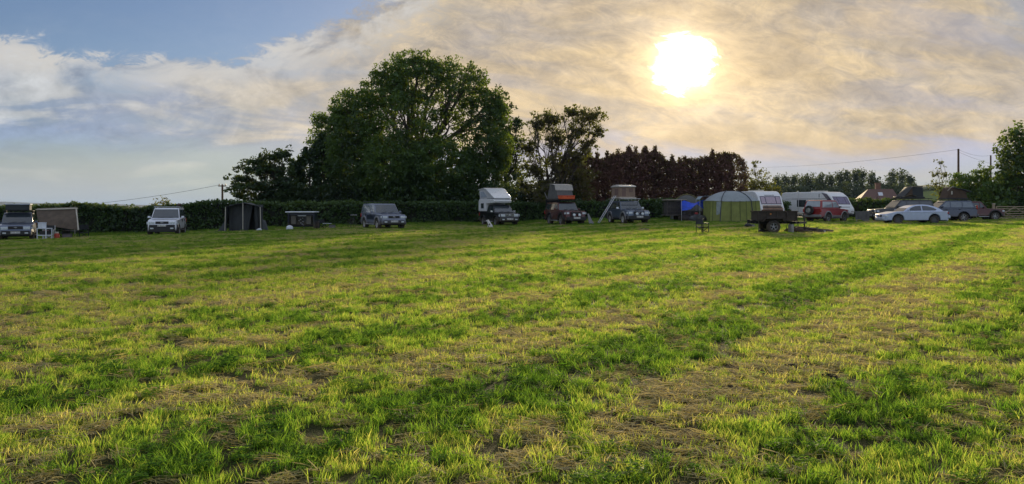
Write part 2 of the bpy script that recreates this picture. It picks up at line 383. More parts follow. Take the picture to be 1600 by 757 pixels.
def clover(n, k_=1.):
    V = []; Fq = []; vv = []
    for i in range(n):
        a = rng.random()*6.283; r = .06*math.sqrt(rng.random()); cx, cy, cz = r*math.cos(a), r*math.sin(a), rng.uniform(.02, .075)
        q = rng.random()*.5
        for k in range(3):
            t = a+k*2.094; s_ = rng.uniform(.009, .015)*k_; tx, ty = math.cos(t), math.sin(t); b = len(V); up = rng.uniform(0, .5)*s_
            V += [(cx, cy, cz), (cx+tx*s_-ty*s_*.6, cy+ty*s_+tx*s_*.6, cz+up), (cx+tx*s_*1.9, cy+ty*s_*1.9, cz+up*.6), (cx+tx*s_+ty*s_*.6, cy+ty*s_-tx*s_*.6, cz+up)]
            Fq.append((b, b+1, b+2, b+3)); vv += [q]*4
    return V, Fq, vv
def src_obj(name, data, mat, coll):
    V, Fq, vv = data
    me = bpy.data.meshes.new(name); me.from_pydata(V, [], Fq); me.materials.append(mat)
    a = me.attributes.new('v', 'FLOAT', 'POINT'); a.data.foreach_set('value', np.array(vv, np.float32))
    o = bpy.data.objects.new(name, me); coll.objects.link(o); return o
def scatter(name, label, pts, scl, rot, dry, sources, idx):
    me = bpy.data.meshes.new(name); me.vertices.add(len(pts)); me.vertices.foreach_set('co', pts.astype(np.float32).ravel())
    for n_, t_, arr in (('scl', 'FLOAT', scl), ('dry', 'FLOAT', dry)):
        me.attributes.new(n_, t_, 'POINT').data.foreach_set('value', arr.astype(np.float32))
    me.attributes.new('rot', 'FLOAT_VECTOR', 'POINT').data.foreach_set('vector', rot.astype(np.float32).ravel())
    me.attributes.new('idx', 'INT', 'POINT').data.foreach_set('value', idx.astype(np.int32))
    o = bpy.data.objects.new(name, me); COL.objects.link(o)
    ng = bpy.data.node_groups.new(name+'_scatter', 'GeometryNodeTree')
    ng.interface.new_socket('Geometry', in_out='INPUT', socket_type='NodeSocketGeometry'); ng.interface.new_socket('Geometry', in_out='OUTPUT', socket_type='NodeSocketGeometry')
    N = ng.nodes; L = ng.links; gi = N.new('NodeGroupInput'); go = N.new('NodeGroupOutput')
    ci = N.new('GeometryNodeCollectionInfo'); ci.inputs['Collection'].default_value = sources; ci.inputs['Separate Children'].default_value = True; ci.inputs['Reset Children'].default_value = True
    ip = N.new('GeometryNodeInstanceOnPoints'); ip.inputs['Pick Instance'].default_value = True
    def na(n_, t_):
        q = N.new('GeometryNodeInputNamedAttribute'); q.data_type = t_; q.inputs['Name'].default_value = n_; return q.outputs[0]
    er = N.new('FunctionNodeEulerToRotation'); L.new(na('rot', 'FLOAT_VECTOR'), er.inputs[0])
    L.new(gi.outputs[0], ip.inputs['Points']); L.new(ci.outputs[0], ip.inputs['Instance']); L.new(er.outputs[0], ip.inputs['Rotation'])
    L.new(na('scl', 'FLOAT'), ip.inputs['Scale']); L.new(na('idx', 'INT'), ip.inputs['Instance Index']); L.new(ip.outputs[0], go.inputs[0])
    md = o.modifiers.new('scatter', 'NODES'); md.node_group = ng
    return tag(o, label, cat='grass', kind='stuff')
def coll_of(name, items, mat):
    c = bpy.data.collections.new(name)
    for i, dta in enumerate(items): src_obj('%s_tuft_%02d' % (name, i), dta, mat, c)
    return c
lushC = coll_of('lush', [tuft(26, .05, .13, .05, .7, .0052, GM) for _ in range(5)] + [clover(16), clover(12, 1.7)], GM)
shortC = coll_of('short', [tuft(26, .025, .08, .055, .5, .0046, GM, dry0=.6) for _ in range(6)], GM)
hayC = coll_of('hay', [tuft(26, .04, .13, .08, 0, .0038, HM, flat=True) for _ in range(5)] + [tuft(20, .02, .05, .06, 1.2, .004, HM)], HM)
N = 340000
Yp = rng.uniform(1.5, 78, N); Xp = rng.uniform(-1, 1, N)*(.80*Yp+3)
keep = np.ones(N, bool)
dr = dryness(Xp, Yp); rnd = rng.random(N)
Zp = groundv(Xp, Yp) + np.clip(1-np.hypot(Xp, Yp)/30, 0, 1)*((fbm(Xp*1.1, Yp*1.1, 21, 3)-.5)*.05-.004)
Pp = np.stack([Xp, Yp, Zp], -1)
plush = np.clip(1.15-2.3*dr, .03, .95); phay = np.clip((dr-.56)*1.05, 0.0, .30)
gap = fbm(Xp*5.5, Yp*5.5, 33, 3); gap2 = fbm(Xp*1.7, Yp*1.2, 35, 3); keep = ((gap > .40) | (rng.random(N) < np.clip((Yp-14)/16, .05, 1))) & ((gap2 > .34) | (rng.random(N) < .35))
sel_l = rnd < plush; sel_h = (rnd > 1-phay) & ~sel_l; sel_s = ~sel_l & ~sel_h; sel_l &= keep; sel_s &= keep; sel_h |= (~keep) & (rng.random(N) < .22)
def go(name, label, sel, C, nsrc, s0, s1, lodk):
    k = sel.sum(); sc_ = rng.uniform(s0, s1, k)*(1+.45*(rng.random(k) < .05))*(1+Yp[sel]/lodk)
    rt = np.stack([rng.normal(0, .12, k), rng.normal(0, .12, k), rng.uniform(0, 6.283, k)], -1)
    dd = np.clip(dr[sel]+rng.normal(0, .12, k), 0, 1)
    scatter(name, label, Pp[sel], sc_, rt, dd, C, rng.integers(0, nsrc, k))
go('lush_grass', 'taller lush green grass and clover in long mown rows across the field', sel_l, lushC, 7, .42, .98, 70)
go('short_grass', 'short cropped yellow green grass covering the field', sel_s, shortC, 6, .6, 1.15, 55)
go('dry_hay', 'dry brown hay clippings lying between the green rows', sel_h, hayC, 6, .6, 1.15, 45)
# ------------------------------------------------------------------ foliage
def pnoise3(p, f, s=0):
    return (vnoise(p[:, 0]*f+s*3.1, p[:, 2]*f+7.7, s)+vnoise(p[:, 1]*f+2.3, p[:, 2]*f+s, s+5)+vnoise(p[:, 0]*f+1.7, p[:, 1]*f+4.1, s+9))/3
def leaf_quads(C, size, flat=0.0, elong=1.6, droop=0.0):
    n = len(C); a = rng.normal(size=(n, 3)); a[:, 2] *= (1-flat); a[:, 2] -= droop
    a /= np.linalg.norm(a, axis=1, keepdims=True)+1e-9
    b = rng.normal(size=(n, 3)); b -= (b*a).sum(1, keepdims=True)*a; b /= np.linalg.norm(b, axis=1, keepdims=True)+1e-9
    s = size*rng.uniform(.6, 1.35, (n, 1)); A = a*s*elong/2; B = b*s/2
    V = np.stack([C-A, C+B*.9-A*.1, C+A, C-B*.9-A*.1], 1).reshape(-1, 3)
    return V, np.arange(n*4).reshape(n, 4)
def clumped(centres, per, crad, squash=.7):
    n = len(centres); off = rng.normal(size=(n, per, 3)); off /= np.linalg.norm(off, axis=2, keepdims=True)+1e-9
    off *= (rng.random((n, per, 1))**.45); off[:, :, 2] *= squash
    cr = crad*rng.uniform(.6, 1.4, (n, 1, 1))
    return (centres[:, None, :]+off*cr).reshape(-1, 3)
def lobe_points(lobes, per_m2, lump=.22, nf=.7, shell=.30, seed=0):
    """centres of leaf clumps near the outside of each lobe; lobe = (x,y,z, rx,ry,rz, density)"""
    out = []
    for (x, y, z, rx, ry, rz, dn) in lobes:
        area = 4*math.pi*((rx*ry)**1.6/3+(rx*rz)**1.6/3+(ry*rz)**1.6/3)**(1/1.6)
        n = max(6, int(area*per_m2*dn)); u = rng.normal(size=(n, 3)); u /= np.linalg.norm(u, axis=1, keepdims=True)
        r = 1-shell*rng.random((n, 1))**1.3*1.6; r = np.maximum(r, .12)
        p = u*np.array([rx, ry, rz]); k = 1+lump*2*(pnoise3(p+np.array([x, y, z]), nf, seed)-.5)[:, None]*1.6
        out.append(p*r*k+np.array([x, y, z]))
    return np.concatenate(out)
def fol_mesh(name, P, size, mat, parent, flat=0., elong=1.6, droop=0., vfreq=.5, extra=None):
    V, Fq = leaf_quads(P, size, flat, elong, droop)
    v = np.clip(.5+(pnoise3(P, vfreq, 4)-.5)*1.6+rng.normal(0, .16, len(P)), 0, 1)
    vv = np.repeat(v, 4)
    o = npmesh(name, V, Fq, [mat], {'v': ('POINT', vv)})
    if parent is not None: o.parent = parent; o.matrix_parent_inverse = parent.matrix_world.inverted() if False else Matrix.Translation(-Vector(parent.location))
    return o
LEAF = leafmat('broad_leaf', [(0, (.020, .050, .011)), (.4, (.042, .098, .016)), (.75, (.074, .15, .022)), (1, (.12, .20, .033))], .44)
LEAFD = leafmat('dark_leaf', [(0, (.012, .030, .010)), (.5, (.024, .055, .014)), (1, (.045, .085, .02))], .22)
LEAFW = leafmat('ash_leaf', [(0, (.040, .034, .012)), (.5, (.085, .060, .018)), (1, (.14, .10, .03))], .42)
LEAFC = leafmat('conifer_needle', [(0, (.095, .042, .040)), (.5, (.15, .070, .066)), (1, (.21, .10, .088))], .3, gloss=.02)  # reddish: partly needle colour, partly lens flare veil painted in
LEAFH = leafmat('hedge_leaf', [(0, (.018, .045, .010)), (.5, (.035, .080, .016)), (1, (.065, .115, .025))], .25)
LEAFP = leafmat('poplar_leaf', [(0, (.045, .060, .035)), (.5, (.065, .082, .048)), (1, (.09, .11, .06))], .25)  # paled: distance haze put into the leaf colour
BARK = pmat('bark', (.075, .060, .045), .9, var=.35, scale=5, bump=.6)
CORE = pmat('twig_core', (.018, .022, .012), .95, var=.3, scale=3)

def branch(mb, a, b, r0, r1, wob=.12, seg=4):
    a = Vector(a); b = Vector(b); L = (b-a).length; pts = [a]
    for i in range(1, seg+1):
        t = i/seg; q = a.lerp(b, t); q.z += math.sin(t*math.pi)*L*.06
        if i < seg: q += Vector((random.uniform(-1, 1), random.uniform(-1, 1), random.uniform(-1, 1)))*L*wob*.5
        pts.append(q)
    for i in range(seg):
        mb.tube(pts[i], pts[i+1], r0+(r1-r0)*i/seg, r0+(r1-r0)*(i+1)/seg, 6)
    return pts
def tree(name, label, cat, Y, basepx, lobes_px, leaf, size, per_m2, per, crad, mat, trunk_r=.35, group=None, lump=.22, nf=.7,
         shell=.3, forks=None, twigs=3, depth=.9, elong=1.6, flat=0., droop=0., trunk_n=1, seed=0, squash=.7, fork_h=.3, bark=BARK):
    base = at(basepx, Y); e = empty(name, base, 0, label=label, cat=cat, group=group)
    lobes = []
    for l in lobes_px:
        cx, cy, rx, ry = l[:4]; dn = l[4] if len(l) > 4 else 1; off = l[5] if len(l) > 5 else random.uniform(-.5, .5)*rx/F*Y
        c = pt(cx, cy, Y); RX = rx/F*Y; RZ = ry/F*Y
        lobes.append((c.x, Y+off, c.z, RX, max(.5, RX*depth), RZ, dn))
    P = lobe_points(lobes, per_m2, lump, nf, shell, seed)
    P = P[P[:, 2] > base.z+.25]
    L = clumped(P, per, crad, squash); L = L[L[:, 2] > base.z+.05]
    fol_mesh('crown', L, leaf, mat, e, flat, elong, droop)
    tb = MB(); zlo = min(l[2]-l[5] for l in lobes); zhi = max(l[2]+l[5] for l in lobes); H = zhi-base.z
    forkp = base+Vector((0, 0, H*fork_h))
    for t in range(trunk_n):
        o = Vector((random.uniform(-1, 1), random.uniform(-1, 1), 0))*(.6 if trunk_n > 1 else 0)
        tb.tube(base+o*.6+Vector((0, 0, -.1)), base+o*.6+Vector((0, 0, .4)), trunk_r*1.35, trunk_r, 10)
        tb.tube(base+o*.6+Vector((0, 0, .4)), forkp+o, trunk_r, trunk_r*.8, 10)
        for l in lobes:
            if trunk_n > 1 and random.random() < .4: continue
            c = Vector(l[:3]); pts = branch(tb, forkp+o, c, trunk_r*.5, trunk_r*.16, .14, 5)
            for k in range(twigs*3):
                u = Vector((random.gauss(0, 1), random.gauss(0, 1), random.gauss(.25, 1))).normalized()
                q = c+Vector((u.x*l[3], u.y*l[4], u.z*l[5]))*random.uniform(.65, .98)
                st = pts[random.choice((2, 3, 4, 5, 5))]
                pp = branch(tb, st, q, trunk_r*.16, trunk_r*.03, .16, 3)
                for j in range(twigs):
                    s_ = pp[random.choice((1, 2))]; q2 = s_+Vector((random.gauss(0, 1), random.gauss(0, 1), random.gauss(.3, 1))).normalized()*l[3]*random.uniform(.25, .55)
                    tb.tube(s_, q2, trunk_r*.06, trunk_r*.015, 4)
    tb.M = None; tb.v = [tuple(Vector(q)-base) for q in tb.v]
    tb.build('trunk', bark, e)
    return e
# the big round tree
tree('broadleaf_tree', 'tallest and widest tree, huge domed green crown with sky showing through its middle', 'tree', 78, 655,
     [(652, 128, 48, 44, .7, 0), (712, 148, 44, 42, .36, -1.2), (600, 150, 42, 32, .8, 0), (755, 185, 36, 46, .75, 0), (566, 192, 44, 42, .85, -1.5),
      (530, 215, 36, 42, 1, 0), (640, 200, 54, 40, .6, -2.2), (700, 205, 44, 40, .26, 0), (760, 250, 40, 50, 1.1, -1.5), (560, 255, 50, 50, 1.1, -2.5),
      (620, 265, 56, 50, 1.2, -4), (695, 268, 56, 46, 1.1, -3.2), (735, 300, 44, 26, 1, -2), (655, 300, 60, 28, 1.1, -2), (580, 298, 44, 26, 1.1, -2), (512, 255, 22, 36, .9, 0), (646, 104, 28, 20, .7, 0), (690, 110, 26, 20, .65, 0), (612, 122, 28, 22, .8, .5), (735, 132, 28, 26, .7, 0), (775, 168, 20, 28, .7, 0), (540, 172, 26, 28, .85, 0), (500, 225, 14, 22, .7, 0), (505, 190, 16, 12, .8, 0)],
     .165, .165, 3.6, 27, .55, LEAF, .5, lump=.36, nf=.55, shell=.34, twigs=3, depth=.75, seed=2)
tree('broadleaf_tree', 'slim dark tree rising just behind the right shoulder of the biggest tree', 'tree', 84, 790,
     [(783, 170, 20, 28, .7), (795, 205, 24, 34, .75), (800, 250, 20, 40, .8), (775, 230, 24, 50, .9), (808, 190, 10, 14, .6), (815, 225, 10, 16, .5), (795, 290, 28, 30, 1)],
     .2, .2, 2.6, 12, .45, LEAFD, .25, lump=.35, nf=.9, shell=.45, twigs=2, seed=5)
tree('ash_tree', 'open feathery brown green tree leaning right, branches showing against the sunset', 'tree', 74, 858,
     [(922, 183, 26, 15, .8), (895, 176, 24, 14, .8), (860, 186, 28, 16, .75), (838, 196, 18, 15, .6), (935, 205, 14, 12, .6), (905, 208, 26, 18, .6), (870, 218, 28, 26, .5),
      (828, 232, 22, 22, .6), (835, 265, 26, 26, .6), (870, 262, 24, 26, .6), (900, 245, 22, 20, .7), (920, 225, 20, 12, .5), (850, 300, 40, 22, .8), (905, 285, 30, 30, .9), (818, 290, 14, 22, .45)],
     .17, .17, 4.8, 12, .34, LEAFW, .17, lump=.3, nf=1.1, shell=.7, twigs=4, trunk_n=4, seed=8, fork_h=.12)
tree('ash_tree', 'small feathery tree with layered spreading sprays at the left end of the tree group', 'tree', 74, 418,
     [(443, 242, 20, 11, .8), (428, 246, 22, 10, .8), (405, 254, 22, 9, .7), (388, 266, 18, 7, .6), (415, 264, 26, 9, .9), (380, 280, 22, 7, .7), (430, 272, 30, 15, 1), (375, 292, 18, 8, .6), (410, 293, 40, 13, .9), (445, 290, 22, 25, 1.1), (375, 306, 16, 9, .6), (420, 310, 46, 12, .8)],
     .17, .17, 6.2, 12, .38, LEAFD, .16, lump=.6, nf=1.6, shell=.7, twigs=4, seed=11, squash=.45, flat=.3, fork_h=.25)
# dark conifers beside the big tree
def conifer(px, top, w, Y, label, group='conifers', mat=LEAFC, ct='conifer', base=330, spires=2, nm='conifer_tree', leaf=.2, dn=1., lump=.34):
    b = at(px, Y); e = empty(nm, b, 0, label=label, cat=ct, group=group)
    zt = EYE+(HZ-top)/F*Y; H = zt-b.z; hw = w/F*Y/2
    P = []
    n = int(H*hw*2*17*dn); t = rng.random(n)**.9; z = .2+t*(H-.3)
    prof = np.where(t < .72, 1.0-.12*np.abs(t-.35), np.clip((1-t)/.20, 0, 1)**.42*.96)
    r = hw*prof*(1-.35*rng.random(n)**2)*(.90+.2*vnoise(t*9+px, rng.random(n)*5, 3)); a = rng.random(n)*6.283
    P.append(np.stack([r*np.cos(a)+b.x, r*np.sin(a)*.85+Y, z+b.z], -1))
    for k in range(spires):
        sx = random.uniform(-.6, .6)*hw; sh = random.uniform(.3, 1.3); m_ = int(30); tt = rng.random(m_)
        rr_ = (1-tt)*.26; aa = rng.random(m_)*6.283; zz = H-abs(sx)/hw*H*.10-.9+tt*(sh+.7)
        P.append(np.stack([b.x+sx+rr_*np.cos(aa), Y+rr_*np.sin(aa), b.z+zz], -1))
    P = np.concatenate(P); L = clumped(P, 11, lump, 1.0); L = L[L[:, 2] > b.z+.03]
    fol_mesh('crown', L, leaf, mat, e, elong=1.9, vfreq=.8)
    tb = MB(); tb.tube((0, 0, -.1), (0, 0, H*.9), .2, .05, 8)
    for k in range(int(H*5)):
        z = random.uniform(.5, H*.85); a = random.random()*6.28; tb.tube((0, 0, z), (math.cos(a)*hw*.75, math.sin(a)*hw*.7, z+.5), .04, .012, 4)
    tb.build('trunk', BARK, e)
    return e
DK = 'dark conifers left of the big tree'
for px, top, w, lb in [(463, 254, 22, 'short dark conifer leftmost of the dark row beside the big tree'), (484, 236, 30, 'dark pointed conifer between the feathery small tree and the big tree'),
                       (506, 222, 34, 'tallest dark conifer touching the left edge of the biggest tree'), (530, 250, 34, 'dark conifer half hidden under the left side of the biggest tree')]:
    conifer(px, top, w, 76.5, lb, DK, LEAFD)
BL = 'trimmed conifer belt'
belt = [(893, 246, 30, 'lower dark conifer directly behind the brown leaning tree'), (918, 240, 30, 'dark conifer just right of the brown leaning tree'), (942, 244, 28, 'conifer behind the grey roof tent with the orange box below'),
        (962, 238, 26, 'conifer with ragged top right above the beige box roof tent'), (982, 233, 26, 'conifer with tall thin leader, second spire of the reddish belt'), (1003, 236, 26, 'conifer right of the beige roof tent, level top'),
        (1022, 233, 26, 'conifer with the highest spire near the middle of the belt'), (1042, 246, 24, 'conifer at the dip between the two halves of the belt'), (1062, 248, 24, 'conifer just right of the dip in the belt'),
        (1082, 243, 24, 'conifer above the blue tarpaulin'), (1102, 240, 26, 'conifer above the left end of the green awning'), (1122, 236, 28, 'rounded tall conifer above the green awning'), (1143, 236, 28, 'last conifer at the right end of the reddish belt')]
for px, top, w, lb in belt: conifer(px, top+(4 if px < 1035 else 5), w*1.7, 80, lb, BL, LEAFC, spires=3 if px < 1035 else 1, leaf=.13, dn=2.1, lump=.26)
tree('birch_tree', 'thin airy birch standing alone right of the conifer belt', 'tree', 90, 1182,
     [(1180, 258, 12, 13, .34), (1188, 272, 16, 12, .34), (1172, 275, 9, 12, .3), (1200, 280, 12, 8, .26), (1182, 294, 18, 12, .5)], .17, .17, 3.2, 8, .34, LEAFW, .1, shell=.8, twigs=3, group=None, seed=14)
def bush(px, Y, lobes, label, mat=LEAFH, leaf=.16, dn=3.2, name='bush', **k):
    return tree(name, label, 'bush', Y, px, lobes, leaf, leaf, dn, 13, .42, mat, .08, lump=.3, nf=1.0, shell=.35, twigs=1, fork_h=.2, **k)
UG = 'shrubs under the big trees'
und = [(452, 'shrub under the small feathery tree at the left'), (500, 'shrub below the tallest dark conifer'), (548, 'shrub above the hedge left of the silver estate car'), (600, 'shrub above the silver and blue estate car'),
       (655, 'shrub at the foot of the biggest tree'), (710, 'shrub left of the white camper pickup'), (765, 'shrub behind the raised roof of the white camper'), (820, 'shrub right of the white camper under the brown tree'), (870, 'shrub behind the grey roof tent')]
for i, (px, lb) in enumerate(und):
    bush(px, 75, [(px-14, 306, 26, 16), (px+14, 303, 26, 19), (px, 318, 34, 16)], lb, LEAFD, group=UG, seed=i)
bush(1180, 84, [(1168, 296, 16, 14), (1188, 294, 18, 15), (1205, 303, 14, 14), (1178, 312, 30, 16)], 'yellow green bush below the lone birch behind the caravans', LEAFW, seed=21)
bush(250, 68, [(244, 320, 9, 6), (255, 316, 9, 7), (262, 322, 8, 6), (250, 328, 12, 8)], 'small bush poking above the hedge behind the white off road car', LEAFW, leaf=.12, seed=22)
# right-hand side
tree('birch_tree', 'thin sparse birch left of the tall power pole on the right', 'tree', 92, 1472,
     [(1470, 256, 9, 12, .35), (1466, 272, 12, 12, .35), (1480, 272, 10, 14, .4), (1490, 284, 12, 12, .5), (1462, 288, 14, 10, .4), (1475, 300, 20, 12, .8)], .17, .17, 3, 8, .34, LEAFW, .09, shell=.8, twigs=3, seed=31)
RB = 'bushes behind the gate'
bush(1505, 88, [(1498, 282, 16, 14), (1512, 290, 18, 18), (1490, 300, 18, 14), (1508, 312, 26, 20)], 'rounded green bush at the foot of the tall power pole', LEAF, group=RB, seed=32, name='bush')
bush(1540, 86, [(1530, 270, 14, 12, .7), (1545, 278, 18, 18), (1525, 290, 20, 20), (1545, 305, 26, 24), (1528, 318, 26, 18)], 'large green bush left of the gate', LEAF, group=RB, seed=33)
tree('broadleaf_tree', 'big leafy tree overhanging the gate at the right edge', 'tree', 84, 1608,
     [(1594, 212, 22, 20, .75), (1620, 215, 26, 28, .9), (1578, 238, 22, 22, .7), (1604, 250, 30, 30, 1), (1570, 268, 24, 26, .9), (1590, 295, 34, 34, 1.1), (1630, 270, 30, 40, 1), (1562, 305, 26, 26, 1), (1655, 230, 30, 40, 1), (1580, 325, 40, 20, 1)],
     .21, .21, 3, 14, .5, LEAF, .35, lump=.32, nf=.8, shell=.4, twigs=2, seed=34)
bush(1625, 82, [(1600, 322, 30, 16), (1630, 318, 30, 22)], 'low bush directly behind the wooden gate', LEAFH, group=RB, seed=35)
# distant poplars
PG = 'far row of poplars'
pop = [(1216, 274, 'first poplar of the far row, beside the birch bush'), (1228, 273, 'second poplar from the left of the far row'), (1240, 275, 'poplar above the gap between the caravans'), (1252, 272, 'far poplar above the left end of the long caravan'),
       (1264, 271, 'far poplar above the roof vents of the long caravan'), (1276, 275, 'low dip poplar over the red car'), (1287, 273, 'far poplar above the red car'), (1298, 272, 'far poplar above the nose window of the long caravan'),
       (1312, 268, 'first of the taller far poplars'), (1324, 266, 'tall far poplar above the right end of the long caravan'), (1337, 265, 'tallest far poplar in the thick clump'), (1349, 266, 'far poplar left of the house chimney'),
       (1360, 270, 'far poplar above the red tiled house'), (1371, 278, 'last low poplar of the thick clump'), (1393, 268, 'left one of the separate pair of far poplars'), (1407, 266, 'middle of the separate pair of far poplars'), (1419, 270, 'right one of the separate far poplars')]
for i, (px, top, lb) in enumerate(pop):
    b = 318; s_ = [(px+random.uniform(-3, 3), top+8+k*9, 6.0+k*.8, 9, .9) for k in range(5)]
    s_ += [(px+random.uniform(-5, 5), top+5+random.uniform(0, 8), 3.5, 7, .8) for k in range(2)]
    tree('poplar_tree', lb, 'poplar', 270+random.uniform(-14, 14), px, s_, .42, .42, .55, 14, 1.2, LEAFP, .35, group=PG, lump=.25, nf=.25, shell=.4, twigs=1, seed=40+i, squash=1.1)
for i, (px, lb) in enumerate([(1232, 'dim far thicket between the two caravans'), (1290, 'far thicket showing over the long caravan roof'), (1345, 'far thicket behind the red tiled house'), (1400, 'far thicket behind the dark wedge roof tent'), (1440, 'far thicket left of the right hand birch')]):
    tree('bush', lb, 'bush', 255, px, [(px-18, 300, 22, 14, 1), (px+16, 303, 22, 12, 1), (px, 314, 34, 12, 1)], .42, .42, .5, 14, 1.2, LEAFP, .2, group='far thickets', lump=.3, nf=.2, twigs=1, seed=60+i)

# ------------------------------------------------------------------ hedges
def hedge(name, label, pts, leafd=150, wisps=True, mat=LEAFH, th=1.5, seed=0):
    """pts: (px, top_py, Y) along the hedge"""
    W_ = [(Vector(((p-CX)/F*Y, Y, 0)), EYE+(HZ-t)/F*Y, ground((p-CX)/F*Y, Y)) for p, t, Y in pts]
    b0 = Vector((W_[0][0].x, W_[0][0].y, W_[0][2])); P = []; core = MB()
    prev = None
    for (a, ta, ga), (b, tb_, gb) in zip(W_[:-1], W_[1:]):
        L = (b-a).length; n = int(L*(2.2+th)*leafd/9); t = rng.random(n); side = rng.random(n)
        dvec = (b-a)/L; nv = Vector((-dvec.y, dvec.x, 0)); nv = -nv if nv.y > 0 else nv            # towards the camera
        ht = (ta+(tb_-ta)*t)-(ga+(gb-ga)*t); g_ = ga+(gb-ga)*t
        wob = (fbm(t*L*.7+seed*5+a.x, t*0, 3, 3)-.5)
        front = side < .52; top = (side >= .52) & (side < .86)
        z = np.where(front | ~top, rng.random(n)**.85*ht, ht+wob*.30+rng.normal(0, .04, n))
        lean = np.where(front | ~top, 0.12*z, 0)
        off = np.where(front, th/2-lean+(fbm(t*L*.8, z*.9, 7+seed, 3)-.5)*.55, np.where(top, rng.uniform(-.5, .5, n)*th*.9, -th/2))
        z = np.where(front, z*(1+wob*.1), z)
        X = a.x+(b.x-a.x)*t+nv.x*off; Yv = a.y+(b.y-a.y)*t+nv.y*off
        P.append(np.stack([X, Yv, g_+z], -1))
        if wisps:
            m_ = int(L*5); tt = rng.random(m_); k = fbm(tt*L*1.4+a.x, tt*0, 12, 3); hh = (ta+(tb_-ta)*tt)+np.clip(k-.42, 0, 1)*.9*rng.random(m_)**1.5
            P.append(np.stack([a.x+(b.x-a.x)*tt, a.y+(b.y-a.y)*tt+rng.uniform(-.5, .3, m_), hh], -1))
        q = nv*(th/2-.42); w1 = .12
        A = [a+q+Vector((0, 0, ga)), a-q+Vector((0, 0, ga)), a-q*.8+Vector((0, 0, ta-w1)), a+q*.7+Vector((0, 0, ta-w1))]
        B = [b+q+Vector((0, 0, gb)), b-q+Vector((0, 0, gb)), b-q*.8+Vector((0, 0, tb_-w1)), b+q*.7+Vector((0, 0, tb_-w1))]
        core.loft([v-b0 for v in A], [v-b0 for v in B])
    P = np.concatenate(P); L = clumped(P, 9, .22, .9)
    e = empty(name, b0, 0, label=label, cat='hedge')
    fol_mesh('foliage', L, .125, mat, e, elong=1.7, vfreq=.9)
    core.build('branches', CORE, e)
hedge('hedge', 'long clipped hedge running behind the whole left and middle row of vehicles', [(-90, 328, 58), (60, 324, 61), (140, 321, 62), (200, 328, 62), (250, 324, 63), (345, 316, 64), (440, 320, 65), (560, 318, 67), (700, 318, 71), (840, 319, 72),
      (930, 317, 72), (1040, 314, 73), (1110, 316, 73), (1228, 318, 75)], 210)
hedge('hedge', 'shorter bright topped hedge between the long caravan and the dark off road car', [(1318, 314, 76), (1340, 313, 76), (1380, 314, 77), (1440, 316, 80), (1530, 318, 84)], 150, seed=3, wisps=False)

# rough uncut grass along the foot of the long hedge
hp_ = np.array([((p-CX)/F*Y, Y) for p, Y in [(-90, 58), (60, 61), (140, 62), (250, 63), (345, 64), (440, 65), (560, 67), (700, 71), (840, 72), (930, 72), (1040, 73), (1228, 75), (1318, 76), (1530, 84), (1700, 84)]])
n_ = 9000; xr_ = rng.uniform(hp_[0, 0], hp_[-1, 0], n_); yr_ = np.interp(xr_, hp_[:, 0], hp_[:, 1])-.9-rng.random(n_)**2*1.5
hs_ = rng.uniform(1.2, 3.6, n_)*(.4+fbm(xr_*.5, yr_*0, 44, 3)*1.1)
scatter('rough_grass', 'rough uncut grass along the foot of the hedges', np.stack([xr_, yr_, groundv(xr_, yr_)], -1), hs_, np.stack([rng.normal(0, .15, n_), rng.normal(0, .15, n_), rng.uniform(0, 6.28, n_)], -1), rng.uniform(.1, .7, n_), lushC, rng.integers(0, 5, n_))

# ------------------------------------------------------------------ distant hills
def ridge(name, Y, pts, col, depth):
    mb = MB(); n = len(pts); front = []; top = []; back = []
    for px, py in pts:
        X = (px-CX)/F*Y; z = EYE+(HZ-py)/F*Y
        front.append((X, Y-depth*.7, -4.5)); top.append((X, Y, z)); back.append((X, Y+depth, -4.5))
    rows = []
    for t in np.linspace(0, 1, 8):
        rows.append([tuple(Vector(f_).lerp(Vector(t_), t)+Vector((0, 0, math.sin(t*math.pi)*(t_[2]+4)*.18))) for f_, t_ in zip(front, top)])
    rows.append(back)
    vs = [p for r_ in rows for p in r_]; fs = [(i*n+j, i*n+j+1, (i+1)*n+j+1, (i+1)*n+j) for i in range(len(rows)-1) for j in range(n-1)]
    mb.add(vs, fs); o = mb.build(name, pmat(name+'_cover', col, .95, var=.35, scale=.004 if Y > 1000 else .05), smooth=True)
    return tag(o, kind='structure')
hp = [(-700, 319), (-400, 317), (-150, 319), (-40, 316), (10, 315.5), (60, 318), (100, 317.5), (160, 319), (220, 320.5), (300, 322), (360, 323), (460, 322), (600, 323.5), (750, 322), (900, 323), (1050, 321), (1180, 322), (1300, 320), (1450, 321), (1700, 317), (2100, 319), (2500, 318)]
ridge('hills', 4200, hp, (.045, .06, .05), 1500)
ridge('hill', 620, [(1340, 322), (1385, 306), (1410, 296), (1430, 291), (1450, 289), (1470, 290), (1500, 288), (1560, 292), (1650, 300), (1760, 324)], (.05, .075, .03), 120)
ridge('grass_bank', 150, [(1395, 322), (1415, 308), (1440, 300), (1475, 297), (1530, 300), (1600, 306), (1680, 322)], (.13, .16, .05), 20)

# ------------------------------------------------------------------ haze
hz = MB(); hz.box((0, 4000, 20), (17000, 13000, 62)); hm = bpy.data.materials.new('haze_air'); hm.use_nodes = True; T = NT(hm.node_tree); T.n.clear()
v = T.new('ShaderNodeVolumePrincipled'); v.inputs['Color'].default_value = (.42, .62, 1, 1); v.inputs['Density'].default_value = .00006; v.inputs['Anisotropy'].default_value = .0
T.l.new(v.outputs[0], T.new('ShaderNodeOutputMaterial').inputs['Volume'])
tag(hz.build('haze', hm), 'thin evening haze over the fields', 'haze', kind='stuff')
